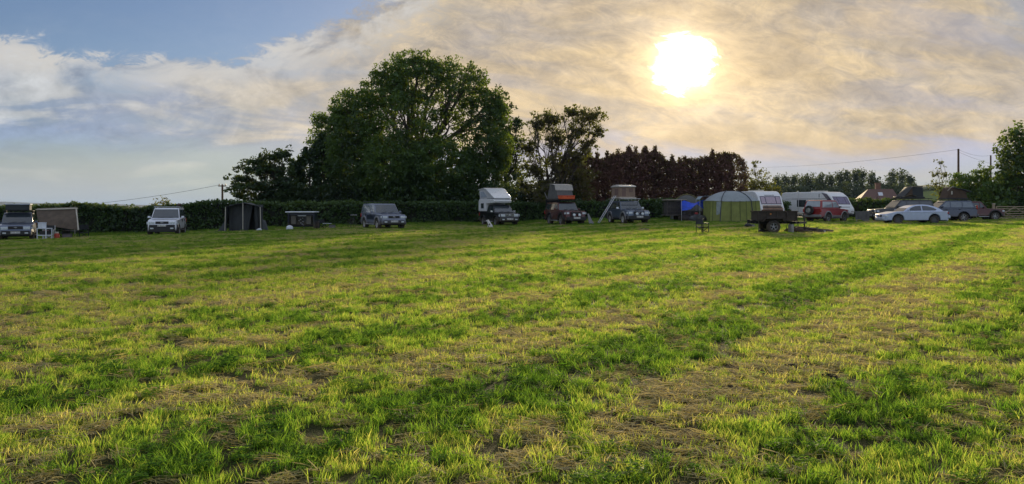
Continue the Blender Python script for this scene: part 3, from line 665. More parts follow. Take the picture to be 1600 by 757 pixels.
# ------------------------------------------------------------------ vehicle materials
GLASS = pmat('window_glass', (.035, .045, .055), .04, var=.05, spec=1.0, coat=.6)
GLASSL = pmat('painted_lit_glass', (.30, .34, .38), .06, var=.12, spec=1.0, coat=.6, scale=3)  # paler copy of the window glass, brightness put into its base colour
RUB = pmat('tyre_rubber', (.022, .021, .020), .85, var=.3, scale=20, dirt=.5)
ALLOY = pmat('wheel_alloy', (.42, .43, .45), .35, .8, dirt=.3)
STEELW = pmat('white_steel_wheel', (.62, .62, .60), .5, dirt=.3)
BLK = pmat('black_plastic', (.018, .018, .020), .5, var=.2)
DARK = pmat('underbody', (.012, .012, .012), .9)
LAMP = pmat('headlamp_lens', (.62, .68, .74), .1, .1, spec=1, coat=.5, scale=30, var=.3)
CHROME = pmat('chrome', (.6, .62, .65), .15, .95)
REDL = pmat('red_lamp_lens', (.35, .015, .012), .2, coat=.4)
AMB = pmat('amber_lens', (.6, .2, .03), .2, coat=.4)
PLW = pmat('plate_white', (.72, .72, .70), .45); PLY = pmat('plate_yellow', (.65, .48, .06), .45)
WHITE = pmat('white_gel_coat', (.74, .75, .77), .3, coat=.3, var=.04, dirt=.2)
ALU = pmat('bare_aluminium', (.55, .56, .58), .4, .8)

def paint(name, col, metal=.35, dirt=.7): return pmat(name, col, .32, metal, var=.06, coat=.7, dirt=dirt)

def arc(cx, cz, r, a0, a1, n=9):
    return [(cx+r*math.cos(R(a0+(a1-a0)*i/n)), cz+r*math.sin(R(a0+(a1-a0)*i/n))) for i in range(n+1)]
def heading(px, Y, rel):
    X = (px-CX)/F*Y; return math.atan2(-Y, -X)+R(rel)
def world(root, p):
    return Matrix.Translation(root.location) @ Matrix.Rotation(root.rotation_euler.z, 4, 'Z') @ Vector(p)

def wheel(root, x, side, r, hw, w=.24, rim=ALLOY, spokes=6, rimr=.62, z=None):
    c = (x, side*(hw-w/2), r if z is None else z); s = side
    tb = MB(); tb.lathe_y([(r*rimr, -w/2), (r*.9, -w/2), (r, -w*.32), (r, w*.32), (r*.9, w/2), (r*rimr, w/2), (r*rimr, -w/2)], c, 28)
    t = tb.build('wheel', RUB, root, smooth=True)
    rb = MB(); rr = r*rimr; y = s*w*.22
    rb.lathe_y([(rr, -w*.45*s), (rr, s*w*.47), (rr*.93, s*w*.47), (rr*.90, y), (rr*.9, y-s*.02)], c, 28)
    rb.lathe_y([(0, y+s*.03), (rr*.22, y+s*.03), (rr*.25, y), (rr*.25, y-s*.03), (0, y-s*.03)], c, 14)
    for k in range(spokes):
        a = 2*math.pi*k/spokes+.3; m = Matrix.Translation((c[0], c[1]+y-s*.005, c[2])) @ Matrix.Rotation(-a, 4, 'Y')
        rb.M = m; rb.box((rr*.56, 0, 0), (rr*.72, .03, rr*.26)); rb.M = None
    rb.build('rim', rim, t, smooth=True)
    h = MB(); h.lathe_y([(0, y-s*.05), (rr*.88, y-s*.05), (rr*.88, y-s*.07), (0, y-s*.07)], c, 20); h.build('brake_disc', DARK, t)
    return t

def plate(root, x, z, face=1, mat=PLW, y0=0, w=.52):
    p = MB(); p.box((x, y0, z), (.02, w, .115)); o = p.build('number_plate', mat, root)
    yy = -.215
    for k in range(7):                                  # characters too blurred to read in the photograph
        g = MB(); hgt = .07; cy = y0+face*(yy+k*.066+(.03 if k > 3 else 0)); x1 = x+face*.012
        g.box((x1, cy-.018, z), (.004, .010, hgt))
        if k % 2 == 0: g.box((x1, cy+.014, z), (.004, .010, hgt))
        g.box((x1, cy, z+(hgt/2-.006 if k % 3 else 0)), (.004, .038, .011)); g.build('plate_character', BLK, o)

def vehicle(name, label, cat, px, Y, hd, S, group=None, dz=0):
    """S: sizes and colours. x forward, y left, z up, origin on the ground at mid length."""
    loc = at(px, Y, dz-.03); root = empty(name, loc, hd, label=label, cat=cat, group=group)
    L, Wd, H = S['L'], S['W'], S['H']; r = S.get('r', .38); xf = L/2; xr = -L/2+S.get('tail', 0); hw = Wd/2
    fa = xf-S.get('fo', .85); ra = fa-S['wb']; sill = S.get('sill', .42); hood = S['hood']; nose = S.get('nose', hood-.10); belt = S.get('belt', hood+.04)
    wbx, wtx, rtx, rbx = S['gh']; body = S['paint']; lo = S.get('lower', body)
    ar = r+.10
    def archpts(x):
        a0 = math.degrees(math.asin(max(-.95, min(.95, (sill-r)/ar)))); return arc(x, r, ar, a0, 180-a0)[::-1]
    bb = S.get('bb', .30)                              # bottom of bumpers
    poly = [(xr, bb+.12)] + [(xr+.12, bb+.05), (xr+.2, sill)] + archpts(ra) + archpts(fa) + [(xf-.18, sill), (xf-.1, bb+.05), (xf, bb+.12), (xf, nose-.12), (xf-.05, nose), (wbx+(xf-wbx)*.35, hood-.015), (wbx, hood)]
    bt = [(wbx-.12, belt)] if rbx < wbx-.2 else []
    if S.get('bed'): bt += [(rbx, belt), (rbx-.02, S['bed']), (xr, S['bed'])]
    elif 'deck' in S: bt += [(rbx, belt), (xr+.04, S['deck'])]
    else: bt += [(xr+.02, belt)]
    poly = [p for i, p in enumerate(poly+bt) if i == 0 or (Vector(p)-Vector((poly+bt)[i-1])).length > .012]
    def hwl(x, z):
        e = max(0, (abs(x)-(L/2-.75))/.75); t = S.get('tuck', .05); zz = max(0, (z-.75)/.5)
        return hw*(1-.10*e*e)-t*min(1, zz)*.6-(.02 if z < .5 else 0)
    b = MB(); b.prism(poly, hwl)
    body_o = b.build('body', body, root, bevel=S.get('bev', .045), seg=3)
    # greenhouse
    top = S.get('roofline', [(wtx, H-.03), (wtx-.35, H), (rtx+.3, H), (rtx, H-.03)])
    gp = [(wbx, belt-.02)]+top+[(rbx, belt-.02)]
    hb, ht = hw-.07, hw-S.get('tumble', .20)
    zt = max(p[1] for p in top)
    hwg = lambda x, z: hb+(ht-hb)*max(0, min(1, (z-belt)/(zt-belt)))
    g = MB(); g.prism(gp[::-1], hwg); gho = g.build('cabin', S.get('roofpaint', body), root, bevel=.035, seg=2)
    gl = S.get('glass', GLASS)
    # windscreen and rear glass
    def face_glass(nm, pb, ptp, sgn, mat, m0=.10, m1=.10, parent=root):
        a, c = Vector((pb[0], 0, pb[1])), Vector((ptp[0], 0, ptp[1])); n = Vector((-(c-a).z, 0, (c-a).x)); n = -n if n.x*sgn < 0 else n; n.normalize()
        p0 = a.lerp(c, .06); p1 = a.lerp(c, .91)
        def q(p, y, off): return (p.x+n.x*off, y, p.z+n.z*off)
        y0 = hwg(p0.x, p0.z)-m0; y1 = hwg(p1.x, p1.z)-m1; k = MB()
        k.loft([q(p0, -y0, -.02), q(p0, y0, -.02), q(p1, y1, -.02), q(p1, -y1, -.02)], [q(p0, -y0, .008), q(p0, y0, .008), q(p1, y1, .008), q(p1, -y1, .008)])
        return k.build(nm, mat, parent, smooth=False)
    ws = face_glass('windscreen', (wbx, belt-.02), top[0], 1, S.get('wsglass', gl), .05, .05)
    wp = MB(); 
    for yy in (() if S.get('nowiper') else (-.45, .05)):
        wp.tube((wbx+.02, yy, belt+.03), (wbx-.06, yy+.42, belt+.10), .012, .010, 4)
    if wp.v: wp.build('wiper', BLK, ws)
    if not S.get('noback'): face_glass('rear_window', (rbx, belt+.08), top[-1], -1, S.get('rearglass', gl), .12, .12)
    for s in (1, -1):
        for w in S['sidewin']:
            k = MB(); k.loft([(x, s*(hwg(x, z)-.02), z) for x, z in w], [(x, s*(hwg(x, z)+.007), z) for x, z in w])
            k.build('side_window', S.get('sideglass', gl), root)
        # mirror, handles, headlamp, tail lamp
        k = MB(); k.box((wbx-.32, s*(hw+.09), belt+.09), (.10, .17, .13)); k.tube((wbx-.32, s*(hw-.05), belt+.04), (wbx-.32, s*(hw+.06), belt+.06), .025); k.build('wing_mirror', S.get('mirror', body), root, bevel=.03)
        hl = S.get('lamp', (.34, .16)); hz_ = nose-.06-hl[1]/2-S.get('lampdrop', .03)
        k = MB(); k.box((xf-.045, s*(hw-.14-hl[0]/2), hz_), (.10, hl[0], hl[1])); k.build('headlight', LAMP, root, bevel=.03)
        if S.get('indicator', 1):
            k = MB(); k.box((xf-.13, s*(hw-.065), hz_), (.18, .07, hl[1]*.9)); k.build('indicator', S.get('indmat', LAMP), root, bevel=.015)
        k = MB(); tz = S.get('tailz', belt-.17); k.box((xr+.05, s*(hw-.12), tz), (.12, .13, S.get('tailh', .26))); k.build('tail_light', REDL, root, bevel=.02)
        for hx in S.get('handles', ()):
            k = MB(); k.box((hx, s*(hw-.012), belt-.12), (.17, .05, .035)); k.build('door_handle', S.get('handlemat', BLK), root, bevel=.01)
        for dx_ in S.get('doors', ()):                  # shut lines as thin rubber seals
            k = MB(); k.box((dx_, s*(hw-.022), (sill+belt)/2), (.014, .04, belt-sill-.1)); k.build('door_seal', BLK, root)
        if S.get('flare'):
            for ax_ in (fa, ra):
                k = MB(); o_ = arc(ax_, r, ar+.09, -2, 182, 14); i_ = arc(ax_, r, ar-.005, -2, 182, 14); pl = o_+i_[::-1]
                k.loft([(x, s*(hw-.10), z) for x, z in pl], [(x, s*(hw+.035), z) for x, z in pl]); k.build('wheel_arch', S['flare'], root, bevel=.012)
        if S.get('stripe'):
            z0, z1, sm = S['stripe']; k = MB()
            xs = [(ra+ar+.10, fa-ar-.10)] ; 
            for x0_, x1_ in xs: k.box(((x0_+x1_)/2, s*(hw-.016), (z0+z1)/2), (x1_-x0_, .05, z1-z0))
            if z0 > r+ar-.1: k.box(((xf-.3+fa)/2, s*(hw-.035), (z0+z1)/2), (xf-.4-fa, .05, z1-z0))
            k.build('side_trim', sm, root, bevel=.008)
        if S.get('step'):
            k = MB(); k.box(((fa+ra)/2, s*(hw-.02), sill-.07), (S['wb']-2*ar-.1, .22, .05)); k.build('side_step', S['step'], root, bevel=.015)
    # front
    k = MB(); gw = S.get('grillew', .42)*Wd; gz = nose-.13-S.get('lampdrop', .03); gh_ = S.get('grilleh', .17)
    k.box((xf-.03, 0, gz), (.09, gw, gh_)); go_ = k.build('grille', BLK, root, bevel=.02)
    k = MB()
    for i in range(3): k.box((xf+.015, 0, gz-gh_*.3+i*gh_*.3), (.02, gw*.94, .018))
    k.build('grille_bars', S.get('grillebars', BLK), go_)
    if S.get('emblem', 1):
        k = MB(); k.M = Matrix.Translation((xf+.035, 0, gz)) @ Matrix.Scale(.68, 4, (0, 0, 1)) @ Matrix.Rotation(R(90), 4, 'Z')
        k.lathe_y([(.085, 0), (.07, -.012), (.055, 0), (.07, .012), (.085, 0)], (0, 0, 0), 20); k.box((0, 0, .02), (.07, .01, .015)); k.box((0, 0, 0), (.015, .01, .11)); k.M = None
        k.build('emblem', CHROME, go_)
    bm_ = S.get('bumper', BLK); k = MB(); bz = S.get('bumpz', .56); bh = S.get('bumph', .24)
    k.loft([(xf-.25, -hw+.01, bz-bh/2), (xf+.06, -hw+.22, bz-bh/2), (xf+.10, 0, bz-bh/2), (xf+.06, hw-.22, bz-bh/2), (xf-.25, hw-.01, bz-bh/2)],
           [(xf-.25, -hw+.01, bz+bh/2), (xf+.06, -hw+.22, bz+bh/2), (xf+.10, 0, bz+bh/2), (xf+.06, hw-.22, bz+bh/2), (xf-.25, hw-.01, bz+bh/2)])
    bo = k.build('front_bumper', bm_, root, bevel=.03)
    for s in (1, -1):
        k = MB(); k.box((xf+.065, s*(hw-.36), bz), (.05, .20, .09)); k.build('fog_light', LAMP, bo, bevel=.015)
    if S.get('barge'):                                  # steel winch bumper with bars and two spot lamps
        k = MB(); k.box((xf+.16, 0, bz-.02), (.16, Wd-.25, .26)); 
        for s in (1, -1): k.tube((xf+.16, s*.38, bz), (xf+.12, s*.34, nose+.03), .03)
        k.tube((xf+.12, -.34, nose+.03), (xf+.12, .34, nose+.03), .03); k.build('bull_bar', BLK, root, bevel=.015)
        for s in (1, -1):
            k = MB(); k.M = Matrix.Translation((xf+.20, s*.22, bz+.26)) @ Matrix.Rotation(R(90), 4, 'Z'); k.lathe_y([(0, -.05), (.10, -.045), (.11, 0), (.07, .07), (0, .08)], (0, 0, 0), 18); k.M = None
            k.build('spot_light', LAMP, root, smooth=True)
    if S.get('frontplate', 1): plate(root, xf+.115+(.14 if S.get('barge') else 0), bz+S.get('platedz', .04), 1)
    k = MB(); k.box((xr-.03, 0, .56), (.16, Wd-.08, .22)); k.build('rear_bumper', S.get('rbumper', bm_), root, bevel=.04)
    if not S.get('noplate'): plate(root, xr-.12, .72 if not S.get('spare') else .58, -1, PLY, S.get('platey', 0))
    k = MB(); k.box(((xf+xr)/2, 0, .47), (L-.5, Wd-.62, .30)); k.tube((fa, -hw+.2, r), (fa, hw-.2, r), .05); k.tube((ra, -hw+.2, r), (ra, hw-.2, r), .06)
    k.blob((ra, .1, r), (.17, .17, .16)); k.build('chassis', DARK, root)
    for x in (fa, ra):
        for s in (1, -1): wheel(root, x, s, r, hw+S.get('track', .01), S.get('tw', .26), S.get('rim', ALLOY), S.get('spokes', 6), S.get('rimr', .60))
    if S.get('spare'):
        k = MB(); k.M = Matrix.Translation((xr-.17, S.get('sparey', .15), 1.02)) @ Matrix.Rotation(R(90), 4, 'Z'); rr = r
        k.lathe_y([(rr*.5, -.11), (rr*.9, -.11), (rr, -.07), (rr, .07), (rr*.9, .11), (rr*.5, .11)], (0, 0, 0), 28); k.M = None; t = k.build('spare_wheel', RUB, root, smooth=True)
        k = MB(); k.M = Matrix.Translation((xr-.17, S.get('sparey', .15), 1.02)) @ Matrix.Rotation(R(90), 4, 'Z'); k.lathe_y([(0, .09), (rr*.2, .10), (rr*.5, .08), (rr*.58, .115), (rr*.58, -.1)], (0, 0, 0), 24); k.M = None; k.build('rim', S.get('rim', ALLOY), t, smooth=True)
    if S.get('rack'):
        x0, x1, zr = S['rack']; k = MB(); yw = ht+.04; n_ = S.get('rackbars', 4)
        for s in (1, -1):
            k.box(((x0+x1)/2, s*yw, zr), (abs(x1-x0), .035, .05))
            for i in range(n_): k.tube((x0+(x1-x0)*(i+.5)/n_, s*(yw-.02), zt-.04), (x0+(x1-x0)*(i+.5)/n_, s*yw, zr), .018)
        for i in range(n_+1): k.box((x0+(x1-x0)*i/n_, 0, zr), (.05, 2*yw, .035))
        k.build('roof_rack', S.get('rackmat', BLK), root)
    if S.get('snorkel'):
        k = MB(); k.path([(wbx+.3, -hw-.02, hood-.05), (wbx+.02, -hw-.02, hood+.05), (wtx+.12, -ht-.09, H-.05), (wtx+.12, -ht-.09, H+.12)], .045); k.box((wtx+.16, -ht-.09, H+.13), (.14, .12, .16)); k.build('snorkel', BLK, root)
    if S.get('exhaust'): pass
    return root

# window outlines for an estate style off roader with belt b and roof t
def wins(b, t, wb, wt, rt, rb, cuts):
    z0, z1 = b+.05, t-.13
    def xa(z): return wb-.16+(wt-wb)*(z-b)/(t-b)
    def xb(z): return rb+.14+(rt-rb)*(z-b)/(t-b)
    edges = [None]+list(cuts)+[None]; out = []
    for i in range(len(edges)-1):
        l0, l1 = (xa(z0), xa(z1)) if edges[i] is None else (edges[i]-.045, edges[i]-.045)
        r0, r1 = (xb(z0), xb(z1)) if edges[i+1] is None else (edges[i+1]+.045, edges[i+1]+.045)
        out.append([(l0, z0), (l1, z1), (r1, z1), (r0, z0)])
    return out
def suv(**k):
    S = dict(L=4.85, W=1.93, H=1.87, wb=2.85, fo=.85, r=.40, hood=1.14, nose=1.06, belt=1.17, gh=(1.02, .45, -2.12, -2.34), sill=.46)
    S.update(k); b, t = S['belt'], S['H']; wb_, wt_, rt_, rb_ = S['gh']
    S.setdefault('sidewin', wins(b, t, wb_, wt_, rt_, rb_, S.get('cuts', (-.05, -1.10)))); return S
SILVER = paint('silver_paint', (.17, .195, .27)); PALE = paint('pale_silver_paint', (.74, .77, .85), .1); NAVY = paint('navy_paint', (.025, .035, .075)); 
DKB = paint('dark_blue_grey_paint', (.060, .075, .12)); MAROON = paint('maroon_paint', (.075, .012, .012)); CHAR = paint('charcoal_paint', (.030, .030, .036)); RED = paint('red_paint', (.26, .014, .018), .2)
SBLUE = paint('silver_blue_paint', (.38, .45, .62)); GREYT = pmat('grey_trim', (.22, .22, .23), .55, dirt=.5); SLATE = paint('slate_blue_paint', (.055, .07, .11)); BLACKP = paint('black_paint', (.012, .013, .018))

V1P = paint('dusk_blue_paint', (.11, .14, .22))
v1 = vehicle('off_road_car', 'silver blue off road car with a folded tent box on its roof', 'off road car', 29, 52.5, heading(29, 52.5, -4),
             suv(paint=V1P, roofpaint=DKB, bumper=BLK, lamp=(.42, .20), grilleh=.20, barge=False, bumph=.30, rack=(.6, -2.0, 1.97), step=BLK, snorkel=False))
v2 = vehicle('off_road_car', 'white off road car with black bumper parked alone before the left hedge', 'off road car', 262, 54, heading(262, 54, -8),
             suv(paint=PALE, bumper=BLK, lamp=(.40, .19), bumph=.48, bumpz=.53, platedz=.19, rack=(.3, -1.6, 1.94), rackbars=2, rackmat=ALU, step=BLK, lower=BLK, mirror=PALE, handles=(.2, -.85), doors=(-.02, -1.1), L=4.9))
v3 = vehicle('off_road_car', 'silver off road car with dark blue side stripe below the biggest tree', 'off road car', 598, 57, heading(598, 57, 19),
             suv(paint=SILVER, bumper=pmat('dark_bumper', (.05, .055, .07), .5, dirt=.5), flare=GREYT, stripe=(.60, 1.04, NAVY), lamp=(.36, .17), rack=(-1.0, -2.1, 2.0), rackbars=2, step=ALU, cuts=(-.05, -1.1), sideglass=pmat('painted_sky_glass', (.12, .15, .19), .05, spec=1, coat=.8), handles=(.2, -.9), r=.39, doors=(-.02, -1.1), spokes=5, rim=STEELW, L=4.78, H=1.86))  # side glass base colour lightened to stand in for reflected sky
v4 = vehicle('pickup_truck', 'black pickup truck carrying a white pop up camper body', 'pickup truck', 779, 65, heading(779, 65, 20),
             suv(L=5.15, W=1.80, H=1.76, wb=3.05, fo=.92, r=.38, hood=1.10, nose=1.04, belt=1.12, gh=(1.35, .72, -.55, -.66), paint=BLACKP, sidewin=wins(1.12, 1.76, 1.35, .72, -.55, -.66, (.12,)), bed=1.18, bumper=BLACKP, lamp=(.42, .20),
                 grilleh=.22, grillebars=CHROME, mirror=CHROME, flare=BLACKP, step=ALU, handles=(.35, -.4), lampdrop=.0))
v5 = vehicle('off_road_car', 'maroon off road car carrying an orange box and a grey roof tent', 'off road car', 882, 61.5, heading(882, 61.5, 22),
             suv(L=4.55, W=1.80, H=1.80, wb=2.45, gh=(.85, .42, -1.95, -2.15), paint=MAROON, bumper=BLK, barge=True, lamp=(.24, .15), rack=(.55, -1.9, 1.96), flare=BLK, r=.42, step=ALU, emblem=0, cuts=(-.1, -.95), hood=1.16, nose=1.10, spokes=5))
V6P = paint('grey_blue_paint', (.11, .14, .20))
v6 = vehicle('off_road_car', 'blue grey off road car with a beige box tent and leaning ladder', 'off road car', 980, 61.5, heading(980, 61.5, 22),
             suv(L=4.6, W=1.90, H=1.82, wb=2.75, gh=(.90, .38, -2.0, -2.2), paint=V6P, bumper=BLK, barge=True, lamp=(.34, .17), rack=(.75, -2.0, 1.97), rackmat=ALU, flare=GREYT, r=.41, step=BLK, rim=STEELW, mirror=PALE))
v7 = vehicle('off_road_car', 'red off road car with a spare wheel on its back door', 'off road car', 1291, 66, heading(1291, 66, 180-32),
             suv(L=4.15, W=1.78, H=1.86, wb=2.38, fo=.80, gh=(.80, .32, -1.78, -1.98), paint=RED, lower=GREYT, bumper=GREYT, rbumper=GREYT, flare=GREYT, stripe=(.48, .66, GREYT), spare=True, cuts=(-.35,), sideglass=GLASSL, rearglass=GLASSL, r=.39, belt=1.20, hood=1.15, mirror=BLK,
                 tailz=1.0, noplate=True, step=GREYT, spokes=5))
v8 = vehicle('off_road_car', 'dark charcoal off road car under a black wedge roof tent', 'off road car', 1408, 66, R(180),
             suv(L=4.95, W=1.92, H=1.88, wb=2.85, gh=(1.00, .38, -2.15, -2.36), paint=CHAR, bumper=BLK, barge=False, rack=(.45, -2.2, 1.99), rackbars=4, r=.41, spare=False, handles=(.2, -.9), step=BLK, hood=1.20, nose=1.10, belt=1.23))
v9 = vehicle('off_road_car', 'slate blue off road car under a brown ridge roof tent', 'off road car', 1475, 69, R(178),
             suv(L=4.85, W=1.90, H=1.88, wb=2.80, gh=(.95, .20, -1.95, -2.28), paint=SLATE, bumper=SLATE, sideglass=MATS['painted_sky_glass'], rack=(.35, -1.9, 1.97), rackbars=3, r=.40, flare=None, handles=(.2, -.9), cuts=(-.12, -1.12), belt=1.22, tailz=1.28, tailh=.34, spokes=6, rimr=.66))
v10 = vehicle('off_road_car', 'dark red off road car beside the gate with its nose pointing right', 'off road car', 1525, 74, R(-6),
             suv(L=4.3, W=1.80, H=1.80, wb=2.4, gh=(.62, .15, -1.9, -2.05), paint=MAROON, bumper=BLK, flare=BLK, r=.42, hood=1.14, nose=1.08, step=ALU, emblem=0))
# silver saloon, seen side-on
Sl = dict(L=4.83, W=1.86, H=1.50, wb=2.74, fo=.98, r=.345, hood=.98, nose=.78, belt=.98, gh=(1.05, .15, -1.35, -2.08), sill=.30, bb=.18, deck=1.0, tumble=.30,
          roofline=[(.62, 1.26), (.25, 1.41), (-.15, 1.485), (-.55, 1.50), (-.95, 1.47), (-1.4, 1.35), (-1.75, 1.20)], paint=paint('silver_saloon_paint', (.48, .55, .72), .3, .1), bumper=MATS['silver_saloon_paint'],
          sidewin=[[(.72, 1.03), (.42, 1.25), (.05, 1.38), (-.35, 1.41), (-.35, 1.04)], [(-.43, 1.04), (-.43, 1.41), (-.85, 1.38), (-1.30, 1.25), (-1.52, 1.12), (-1.38, 1.05)]],
          lamp=(.30, .16), bumpz=.42, bumph=.26, tailz=.86, tailh=.13, handles=(-.28, -1.15), handlemat=MATS['silver_saloon_paint'], mirror=MATS['silver_saloon_paint'], doors=(), nowiper=1, spokes=10, rimr=.70, rim=pmat('dark_alloy', (.12, .12, .13), .35, .7), tw=.22, bev=.05, grillew=.34, platedz=0)
v11 = vehicle('saloon_car', 'low silver saloon car parked side on at the right', 'saloon car', 1424, 60.5, R(180), Sl)
v11.location.z += 0
# ------------------------------------------------------------------ things on the vehicles
CANV = pmat('khaki_canvas', (.20, .16, .11), .85, var=.18, scale=3, transl=.25, bump=.2)
CANVG = pmat('grey_canvas', (.14, .14, .14), .85, var=.15, scale=3, transl=.2)
CANVB = pmat('beige_canvas', (.34, .24, .18), .85, var=.12, scale=3, transl=.25)
CANVD = pmat('dark_canvas', (.035, .04, .045), .85, var=.2, scale=3)
CREAM = pmat('cream_cloth', (.50, .47, .40), .8, var=.1)
BROWN = pmat('brown_canvas', (.10, .065, .045), .85, var=.2, scale=3, transl=.15)
def on(root, p, name, rz=0, **kw): return empty(name, world(root, p), root.rotation_euler.z+rz, **kw)

# 1 folded hard tent box on the first car
t = on(v1, (-.25, 0, 1.99), 'roof_tent', label='closed dark roof tent box with pale lid on the far left car', cat='roof tent')
k = MB(); k.box((0, 0, .20), (2.1, 1.36, .36)); k.build('tent_body', CANVD, t, bevel=.04)
k = MB(); k.box((0, 0, .42), (2.2, 1.46, .08)); k.build('lid', pmat('pale_blue_shell', (.45, .50, .58), .4), t, bevel=.03)
# bar and folded item on car 2
t = on(v2, (-1.0, .62, 1.96), 'folded_bundle', label='brown strapped bundle tied to the roof bar of the white off road car', cat='bundle')
k = MB(); k.blob((0, 0, .12), (.35, .15, .11), jit=.12); k.build('wrapped_cloth', BROWN, t, smooth=True)
k = MB(); k.tube((-.1, 0, .02), (-.1, .3, .26), .02); k.tube((.1, -.18, .1), (.1, .18, .14), .02); k.build('strap', BLK, t)
# white camper body on the pickup
e = on(v4, (0, 0, 0), 'camper_body', label='white demountable camper with raised sloping roof on the black pickup', cat='camper')
nw = lambda x, z: .84-.10*max(0, x-.1)
k = MB(); k.prism([(-2.7, 1.20), (-2.7, 2.05), (-2.55, 2.22), (.85, 2.22), (1.05, 2.06), (.95, 1.88), (-.66, 1.84), (-.74, 1.20)], nw); k.build('shell', WHITE, e, bevel=.05, seg=3)
k = MB(); k.box((-1.7, 0, 1.12), (2.0, 1.4, .16)); k.build('floor_pan', DARK, e)
k = MB(); k.prism([(-2.76, 3.06), (-1.3, 3.16), (-.75, 3.08), (1.0, 2.32), (1.0, 2.24), (-.80, 3.0), (-1.3, 3.08), (-2.76, 2.98)], lambda x, z: nw(x, z)+.01); k.build('lifting_roof', WHITE, e, bevel=.03)
k = MB(); k.prism([(-2.45, 2.22), (-2.60, 2.99), (-1.3, 3.08), (-.80, 3.0), (.9, 2.27), (.9, 2.22)], lambda x, z: nw(x, z)-.05); k.build('canvas_side', pmat('white_tent_cloth', (.58, .60, .64), .8, transl=.2, scale=4), e)
for s in (1, -1):
    pl = [(-2.2, 2.38), (-2.3, 2.85), (-1.5, 2.85), (-.6, 2.4)]
    k = MB(); k.loft([(x, s*(nw(x, z)-.045), z) for x, z in pl], [(x, s*(nw(x, z)-.035), z) for x, z in pl]); k.build('side_flap', pmat('blue_grey_cloth', (.33, .38, .46), .8), e)
    k = MB(); k.box((-1.6, s*.845, 1.66), (.85, .03, .50)); w_ = k.build('window_frame', pmat('window_rim', (.55, .56, .58), .5), e, bevel=.01)
    k = MB(); k.box((-1.6, s*.86, 1.66), (.70, .02, .42)); k.build('pane', GLASS, w_)
    k = MB(); k.box((1.0, s*.60, 2.06), (.05, .08, .05)); k.build('marker_light', AMB, e)
k = MB(); k.box((.0, 0, 2.245), (1.7, 1.5, .03)); k.build('roof_seal', BLK, e)
# tent and box on the maroon car
t = on(v5, (-.75, 0, 1.99), 'roof_tent', label='grey ridge shaped roof tent with a side awning behind the orange box', cat='roof tent')
k = MB(); k.box((-.1, 0, .04), (2.3, 1.35, .08)); k.build('base_board', BLK, t)
k = MB(); k.prism([(1.02, .08), (.50, 1.12), (-.75, 1.22), (-1.35, .08)][::-1], lambda x, z: .66-.02*z); k.build('tent_wall', CANVG, t)
k = MB(); k.sheet([[(.74, y, .72), (.51, y, 1.15), (-.1, y, 1.22), (-.76, y, 1.26)] for y in (-.74, -.3, .3, .74)], .02); k.build('rain_fly', pmat('pale_grey_fly', (.36, .34, .31), .8), t)
k = MB(); k.sheet([[(-.5, -.66, 1.0), (-1.9, -.70, .62)], [(-.5, 0, 1.08), (-1.95, 0, .72)], [(-.5, .66, 1.0), (-1.9, .7, .62)]], .02); k.build('entrance_awning', CANV, t)
k = MB()
for s in (1, -1): k.tube((-1.3, s*.66, .1), (-1.9, s*.68, .64), .012)
k.build('awning_pole', ALU, t)
k = MB(); k.sheet([[(-1.32, y, .08), (-1.75, y, .0), (-1.85, y, -.9)] for y in (-.6, 0, .6)], .02); k.build('annex_wall', CANVD, t)
t = on(v5, (.35, 0, 2.0), 'roof_box', label='bright orange storage box across the front of a roof rack', cat='storage box')
k = MB(); k.box((0, 0, .15), (.62, 1.24, .26)); k.build('box_body', pmat('orange_plastic', (.62, .10, .025), .5, var=.12), t, bevel=.05)
k = MB(); k.box((0, 0, .295), (.66, 1.28, .04)); 
for y in (-.5, 0, .5): k.box((.32, y, .24), (.03, .08, .12))
k.build('lid', pmat('red_orange_plastic', (.55, .065, .02), .5), t, bevel=.012)
# beige box tent on the blue-grey car
t = on(v6, (-.45, -.15, 2.0), 'roof_tent', label='raised beige box shaped roof tent with pale domed lid', cat='roof tent')
k = MB(); k.box((0, 0, .06), (2.2, 1.62, .14)); k.build('base_tray', pmat('cream_shell', (.48, .42, .36), .5), t, bevel=.02)
k = MB(); k.box((0, 0, .62), (2.05, 1.52, 1.0)); wl = k.build('tent_wall', CANVB, t)
for s in (1, -1):
    k = MB(); k.box((.2, s*.77, .62), (.8, .02, .6)); k.build('window_flap', pmat('window_mesh', (.20, .13, .11), .9), wl)
k = MB(); k.box((1.035, -.35, .62), (.02, .35, .85)); k.box((1.035, .35, .8), (.02, .4, .35)); k.build('front_flap', pmat('window_mesh', (.20, .13, .11), .9), wl)
k = MB(); k.prism([(-1.14, 1.08), (-1.12, 1.18), (-.7, 1.27), (.2, 1.33), (.9, 1.24), (1.12, 1.17), (1.14, 1.08)], .83); k.build('lid', pmat('pale_shell', (.55, .52, .48), .4), t, bevel=.04)
t.scale = (.85, .84, .80)
ld = empty('ladder', world(v6, (.0, -.98, 2.05)), v6.rotation_euler.z, label='long aluminium ladder leaning against the beige roof tent', cat='ladder')
g0 = ground(*world(v6, (.15, -2.2, 0)).xy)-ld.location.z; k = MB()
for s in (-.19, .19): k.tube((s, -.02, .15), (s, -1.45, g0+.0), .028)
k.build('rail', ALU, ld); k = MB()
for i in range(8):
    f_ = (i+.5)/8; k.tube((-.19, -.02-1.43*f_, .15+(g0-.15)*f_), (.19, -.02-1.43*f_, .15+(g0-.15)*f_), .022)
k.build('rung', ALU, ld)
